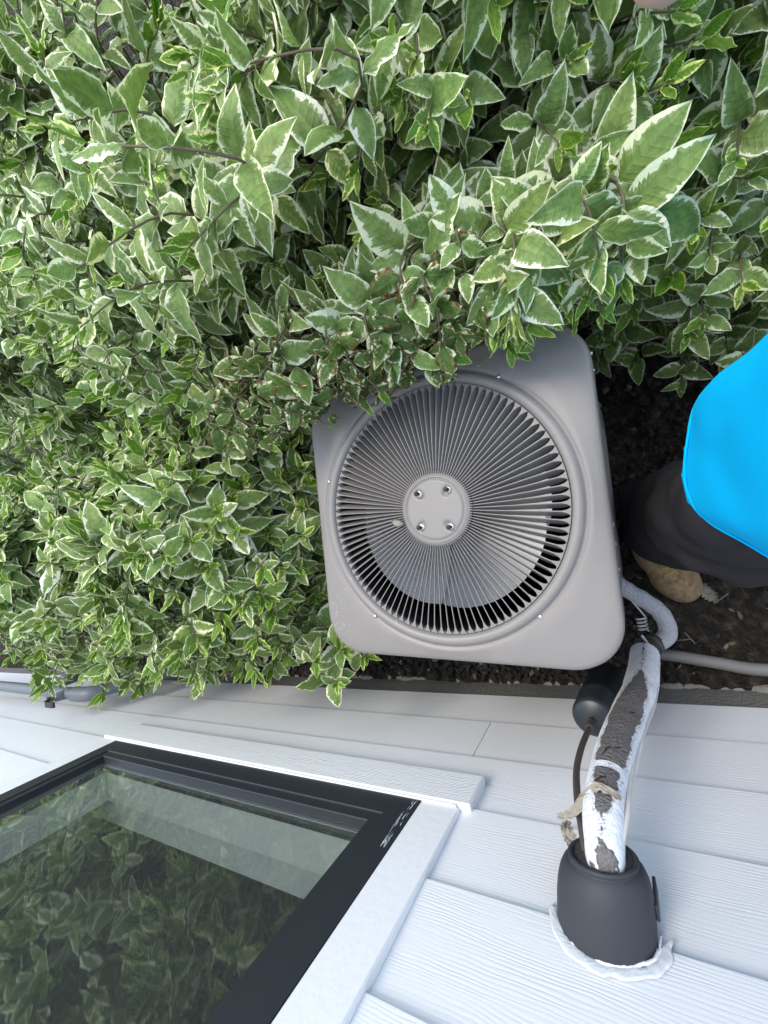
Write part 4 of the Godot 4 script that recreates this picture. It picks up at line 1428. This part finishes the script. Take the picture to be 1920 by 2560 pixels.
# ---------------------------------------------------------------- person
func person() -> void:
	var o := thing("person", "person in a bright blue shirt, dark trousers and tan shoes standing beside the condenser", "person", Vector3(0.27, 0.0, -0.5))
	var off := -o.position
	var V := func(x: float, y: float, z: float): return off + Vector3(x, y, z)
	# body, one continuous skin surface (mostly under clothes)
	var body := [
		[V.call(0.21, 0.90, -0.57), V.call(0.35, 0.90, -0.57), 0.10, 0.10],
		[V.call(0.28, 0.92, -0.57), V.call(0.30, 1.30, -0.60), 0.11, 0.12],
		[V.call(0.17, 1.36, -0.63), V.call(0.45, 1.37, -0.58), 0.055, 0.055],
		[V.call(0.31, 1.38, -0.60), V.call(0.31, 1.50, -0.58), 0.058, 0.052],
		[V.call(0.31, 1.58, -0.575), V.call(0.31, 1.65, -0.59), 0.078, 0.092],
		[V.call(0.31, 1.535, -0.515), V.call(0.31, 1.55, -0.545), 0.038, 0.055],
		[V.call(0.30, 1.60, -0.495), V.call(0.30, 1.575, -0.470), 0.011, 0.014],
		[V.call(0.225, 1.60, -0.585), V.call(0.222, 1.575, -0.58), 0.016, 0.012],
		[V.call(0.395, 1.60, -0.585), V.call(0.398, 1.575, -0.58), 0.016, 0.012],
		[V.call(0.16, 1.35, -0.63), V.call(0.32, 1.14, -0.80), 0.050, 0.040],
		[V.call(0.32, 1.14, -0.80), V.call(0.130, 1.415, -0.745), 0.040, 0.027],
		[V.call(0.46, 1.36, -0.58), V.call(0.53, 1.08, -0.56), 0.050, 0.040],
		[V.call(0.53, 1.08, -0.56), V.call(0.50, 0.86, -0.46), 0.040, 0.028],
		[V.call(0.19, 0.86, -0.56), V.call(0.14, 0.48, -0.47), 0.075, 0.055],
		[V.call(0.14, 0.48, -0.47), V.call(0.085, 0.10, -0.46), 0.050, 0.036],
		[V.call(0.37, 0.86, -0.57), V.call(0.40, 0.48, -0.55), 0.075, 0.055],
		[V.call(0.40, 0.48, -0.55), V.call(0.42, 0.10, -0.58), 0.050, 0.036],
	]
	var b := part(o, "body", surface_nets(body, 0.013, 0.05), M.skin)
	# hands, each a fine mesh of palm, four fingers and thumb
	# raised hand: one fingertip shows at the edge of the picture
	var rh := [
		[V.call(0.128, 1.417, -0.744), V.call(0.098, 1.432, -0.722), 0.026, 0.024],
		[V.call(0.112, 1.415, -0.745), V.call(0.080, 1.425, -0.712), 0.020, 0.018],
		[V.call(0.080, 1.420, -0.708), V.call(0.052, 1.400, -0.668), 0.0095, 0.009],
		[V.call(0.052, 1.400, -0.668), V.call(0.0249, 1.3623, -0.6342), 0.009, 0.0082],
		[V.call(0.092, 1.438, -0.705), V.call(0.072, 1.452, -0.668), 0.0095, 0.009],
		[V.call(0.072, 1.452, -0.668), V.call(0.062, 1.445, -0.628), 0.009, 0.008],
		[V.call(0.104, 1.452, -0.708), V.call(0.092, 1.478, -0.672), 0.0092, 0.0088],
		[V.call(0.092, 1.478, -0.672), V.call(0.082, 1.480, -0.632), 0.0088, 0.0078],
		[V.call(0.116, 1.460, -0.715), V.call(0.112, 1.492, -0.688), 0.0082, 0.0078],
		[V.call(0.112, 1.492, -0.688), V.call(0.106, 1.500, -0.656), 0.0078, 0.007],
		[V.call(0.090, 1.405, -0.735), V.call(0.058, 1.43, -0.742), 0.012, 0.0105],
		[V.call(0.058, 1.43, -0.742), V.call(0.040, 1.462, -0.735), 0.0105, 0.009],
	]
	part(b, "hand", surface_nets(rh, 0.0032, 0.006), M.skin)
	var lh := [
		[V.call(0.50, 0.865, -0.462), V.call(0.497, 0.79, -0.435), 0.026, 0.026],
		[V.call(0.505, 0.85, -0.448), V.call(0.503, 0.79, -0.42), 0.018, 0.018],
	]
	for i in 4:
		var z := -0.462 + i * 0.017
		var y := 0.782 + 0.003 * i
		lh.append([V.call(0.498, y, z), V.call(0.492, y - 0.040 - 0.004 * (i % 3), z + 0.004), 0.0092, 0.0088])
		lh.append([V.call(0.492, y - 0.040 - 0.004 * (i % 3), z + 0.004), V.call(0.480, y - 0.072 - 0.006 * (i % 3), z + 0.004), 0.0088, 0.0076])
	lh.append([V.call(0.498, 0.835, -0.425), V.call(0.488, 0.80, -0.398), 0.012, 0.0105])
	lh.append([V.call(0.488, 0.80, -0.398), V.call(0.482, 0.765, -0.392), 0.0105, 0.009])
	part(b, "hand", surface_nets(lh, 0.0035, 0.006), M.skin)
	part(b, "hair", surface_nets([[V.call(0.31, 1.62, -0.605), V.call(0.31, 1.675, -0.60), 0.088, 0.088]], 0.010, 0.02, func(p, d): return maxf(d, (1.60 - p.y) if p.z + 0.5 > -0.03 + -0.5 + 0.5 else d)), M.hair)
	for s in [-1.0, 1.0]:
		part(b, "eye", lathe([Vector2(0.0001, 0.011), Vector2(0.008, 0.007), Vector2(0.011, 0.0), Vector2(0.008, -0.007), Vector2(0.0001, -0.011)], 12), M.wire, at(V.call(0.31 + s * 0.031, 1.603, -0.506)))
	# shirt: loose, untucked, short sleeves
	var sh := [
		[V.call(0.225, 1.26, -0.570), V.call(0.184, 0.72, -0.562), 0.112, 0.119],
		[V.call(0.40, 1.26, -0.590), V.call(0.375, 0.72, -0.568), 0.120, 0.130],
		[V.call(0.26, 1.15, -0.56), V.call(0.26, 0.76, -0.550), 0.11, 0.120],
		[V.call(0.20, 1.355, -0.62), V.call(0.42, 1.36, -0.59), 0.070, 0.070],
		[V.call(0.17, 1.345, -0.63), V.call(0.285, 1.20, -0.755), 0.064, 0.062],
		[V.call(0.455, 1.35, -0.58), V.call(0.515, 1.14, -0.565), 0.064, 0.060],
	]
	var fold := func(p: Vector3, d: float) -> float:
		var w := p - off
		var a := atan2(w.z + 0.57, w.x - 0.28)
		var f := 0.013 * nz.get_noise_3d(w.x * 6.0, w.y * 2.4, w.z * 6.0) + 0.005 * sin(a * 9.0 + w.y * 5.0) * smoothstep(1.25, 0.8, w.y)
		var hem := 0.800 + 0.012 * sin(a * 2.0 + 0.4) + 0.006 * sin(a * 5.0)
		return maxf(d + f, hem - w.y)
	var shirt := part(o, "shirt", surface_nets(sh, 0.0085, 0.09, fold), M.shirt)
	# stitched hem, following the cloth a finger's width above its edge
	var far := PackedFloat32Array()
	far.resize(140)
	far.fill(0.0)
	var lowest := PackedFloat32Array()
	lowest.resize(140)
	var sv: PackedVector3Array = shirt.mesh.surface_get_arrays(0)[Mesh.ARRAY_VERTEX]
	for p in sv:
		var w := p - off
		var a := atan2(w.z + 0.57, w.x - 0.28)
		var hem := 0.800 + 0.012 * sin(a * 2.0 + 0.4) + 0.006 * sin(a * 5.0)
		var k := int((a / TAU + 0.5) * 140) % 140
		if absf(w.y - hem - 0.022) < 0.012: far[k] = maxf(far[k], Vector2(w.x - 0.28, w.z + 0.57).length())
	var ring := PackedVector3Array()
	for k in 141:
		var sum := 0.0
		var cnt := 0
		for q in range(-2, 3):
			var v := far[(k + q + 140) % 140]
			if v > 0.0:
				sum += v
				cnt += 1
		if cnt == 0: continue
		var a := ((k + 0.5) / 140.0 - 0.5) * TAU
		var hem := 0.800 + 0.012 * sin(a * 2.0 + 0.4) + 0.006 * sin(a * 5.0)
		ring.append(off + Vector3(0.28 + cos(a) * sum / cnt, hem + 0.022, -0.57 + sin(a) * sum / cnt))
	var hs := st0()
	tube_into(hs, ring, func(_t, _a): return 0.0016, 6, false)
	part(shirt, "hem_seam", done(hs), M.shirt)
	# trousers
	var tr := [
		[V.call(0.225, 0.90, -0.57), V.call(0.36, 0.90, -0.57), 0.095, 0.095],
		[V.call(0.200, 0.80, -0.555), V.call(0.150, 0.48, -0.468), 0.090, 0.092],
		[V.call(0.150, 0.48, -0.468), V.call(0.085, 0.09, -0.452), 0.098, 0.092],
		[V.call(0.14, 0.50, -0.50), V.call(0.080, 0.20, -0.52), 0.085, 0.085],
		[V.call(0.092, 0.16, -0.455), V.call(0.090, 0.07, -0.430), 0.080, 0.074],
		[V.call(0.37, 0.80, -0.565), V.call(0.40, 0.48, -0.53), 0.092, 0.088],
		[V.call(0.40, 0.48, -0.53), V.call(0.42, 0.09, -0.57), 0.086, 0.078],
	]
	var crease := func(p: Vector3, d: float) -> float:
		var w := p - off
		var f := 0.030 * nz.get_noise_3d(w.x * 5.0, w.y * 6.0, w.z * 5.0) + 0.006 * sin(w.y * 52.0 + w.x * 30.0 + 4.0 * nz.get_noise_2d(w.x * 6.0, w.z * 6.0)) * smoothstep(0.35, 0.1, w.y)
		return maxf(d + f, 0.045 + 0.02 * nz.get_noise_2d(w.x * 9.0, w.z * 9.0) - w.y)
	part(o, "trousers", surface_nets(tr, 0.0115, 0.05, crease), M.pants)
	# shoes: rounded toe, sole
	for s in [[0.096, -0.272, 0.42], [0.425, -0.41, -0.05]]:
		var cx: float = s[0]
		var cz: float = s[1]
		var tw: float = s[2]
		var d := Vector3(tw, 0, 1).normalized()
		var p0: Vector3 = V.call(cx, 0.0, cz)
		var sb := [
			[p0 + Vector3(0, 0.040, 0), p0 - d * 0.05 + Vector3(0, 0.052, 0), 0.038, 0.047],
			[p0 - d * 0.02 + Vector3(0.014, 0.040, 0), p0 - d * 0.02 + Vector3(-0.014, 0.040, 0), 0.036, 0.034],
			[p0 - d * 0.05 + Vector3(0, 0.052, 0), p0 - d * 0.12 + Vector3(0, 0.075, 0), 0.047, 0.046],
			[p0 - d * 0.12 + Vector3(0, 0.075, 0), p0 - d * 0.22 + Vector3(0, 0.065, 0), 0.046, 0.042],
		]
		var shoe := part(o, "shoe", surface_nets(sb, 0.006, 0.03, func(p, dd): return maxf(dd, 0.014 - p.y)), M.shoe)
		var so := st0()
		var rws := []
		for y in [0.0, 0.016]:
			var row := PackedVector3Array()
			for j in 28:
				var a := TAU * j / 28
				var l := d * (cos(a) * 0.145 - 0.102)
				row.append(p0 + l + d.cross(Vector3.UP) * sin(a) * (0.050 - 0.010 * smoothstep(0.0, -1.0, cos(a))) + Vector3(0, y + 0.001, 0))
			rws.append(row)
		sheet(so, rws, true)
		part(shoe, "sole", done(so), M.brown_tube)
		for k in 4:
			var q: Vector3 = p0 - d * (0.030 + 0.017 * k) + Vector3(0, 0.094 + 0.006 * k, 0)
			part(shoe, "lace", tube([q - d.cross(Vector3.UP) * 0.022 + Vector3(0, -0.008, 0), q + Vector3(0, 0.004, 0), q + d.cross(Vector3.UP) * 0.022 + Vector3(0, -0.008, 0)], 0.0042, 8, 6), M.lace)

# ---------------------------------------------------------------- fallen bits
func crumpled_leaf(L: float, wd: float, curl: float, seed_: int) -> ArrayMesh:
	var r := RandomNumberGenerator.new()
	r.seed = seed_
	var st := st0()
	var rows := []
	for i in 17:
		var t := i / 16.0
		var w := wd * pow(sin(PI * clampf(t * 0.94 + 0.03, 0.0, 1.0)), 0.8) * (1.0 + 0.25 * sin(i * 2.7 + seed_))
		var row := PackedVector3Array()
		for j in 7:
			var s := j / 3.0 - 1.0
			row.append(Vector3(s * w * L * cos(s * curl), L * (0.10 * sin(t * 5.0 + seed_) + curl * 0.25 * s * s + 0.24 * nz.get_noise_2d(t * 7.0 + seed_, s * 2.6)), (t - 0.5) * L))
		rows.append(row)
	sheet(st, rows)
	return done(st)

func draped_leaf(pts: Array, wd: float, seed_: int) -> ArrayMesh:
	var st := st0()
	var path := spline(pts, 30)
	var rows := []
	for i in path.size():
		var t := float(i) / (path.size() - 1)
		var d := (path[mini(i + 1, path.size() - 1)] - path[maxi(i - 1, 0)]).normalized()
		var across := d.cross(Vector3(0.0, 0.55, -0.83)).normalized()
		var out := d.cross(across)
		var row := PackedVector3Array()
		for j in 11:
			var s := j / 5.0 - 1.0
			var w := wd * 0.5 * (0.75 + 0.6 * nz.get_noise_2d(t * 9.0, seed_ + signf(s) * 5.0)) * (0.55 + 0.45 * sin(t * PI))
			row.append(path[i] + across * s * w + out * (0.007 * nz.get_noise_3d(t * 7.0, s * 2.0, seed_) + 0.004 * nz.get_noise_3d(t * 18.0, s * 5.0, seed_ + 9)))
		rows.append(row)
	sheet(st, rows)
	return done(st)

func litter() -> void:
	# torn dead leaf draped over tube and pipe
	var l := topmesh("dried_leaf", draped_leaf([Vector3(-0.172, 0.795, -0.088), Vector3(-0.150, 0.797, -0.098), Vector3(-0.128, 0.788, -0.120), Vector3(-0.104, 0.795, -0.142), Vector3(-0.078, 0.800, -0.132)], 0.019, 4), M.dry, "crumpled tan dead leaf caught between the thin tube and the worn pipe", "leaf")
	l = topmesh("dried_leaf", draped_leaf([Vector3(-0.166, 0.775, -0.070), Vector3(-0.160, 0.80, -0.072), Vector3(-0.146, 0.83, -0.066)], 0.022, 9), M.dry, "small tan dead leaf stuck behind the thin tube above the wall cover", "leaf")
	l = topmesh("dried_leaf", crumpled_leaf(0.026, 0.42, 0.8, 5), M.dry, "tiny dead leaf lying on the fan guard next to the hub", "leaf")
	l.transform = Transform3D(Basis.from_euler(Vector3(0.2, 1.2, 0.1)), Vector3(-0.405, TOP + 0.008, -0.577))
	l = topmesh("fallen_leaf", crumpled_leaf(0.075, 0.24, 0.5, 6), M.dry_pale, "pale grey fallen leaf on the soil by the tan shoe", "leaf")
	l.transform = Transform3D(Basis.from_euler(Vector3(0.1, 0.5, 0.1)), Vector3(0.152, 0.018, -0.255))
	var r := RandomNumberGenerator.new()
	r.seed = 31
	for i in 34:
		if i > 8 and i < 16: continue
		var p := Vector3(r.randf_range(-0.05, 0.36), 0.010, r.randf_range(-0.31, -0.03))
		if i >= 16: p = Vector3(r.randf_range(-0.75, -0.1), 0.022, r.randf_range(-0.28, -0.04))
		if p.x > 0.02 and p.x < 0.15 and p.z < -0.20: continue
		var f := topmesh("leaf_scrap", crumpled_leaf(r.randf_range(0.014, 0.034), r.randf_range(0.2, 0.4), 0.7, i), [M.dry_dark, M.dry_pale, M.dry][i % 3] if i % 3 != 2 else M.dry_dark, "small dry leaf scrap lying on the soil" if i < 16 else "small dry leaf scrap in the mulch between condenser and wall", "leaf", "leaf scraps on the soil" if i < 16 else "leaf scraps in the mulch")
		f.transform = Transform3D(Basis.from_euler(Vector3(r.randf_range(-0.3, 0.3), r.randf() * TAU, r.randf_range(-0.3, 0.3))), p)
	for i in 6:
		var p := Vector3(r.randf_range(0.06, 0.36), 0.012, r.randf_range(-0.26, -0.09))
		var a := r.randf() * TAU
		var d := Vector3(cos(a), 0.05, sin(a)) * r.randf_range(0.02, 0.045)
		topmesh("twig", tube([p, p + d * 0.5 + Vector3(0, 0.003, 0), p + d], r.randf_range(0.0010, 0.0019), 6, 5), M.dry_pale if i % 2 else M.dry_dark, "short dry twig lying on the soil", "twig", "twigs on the soil")
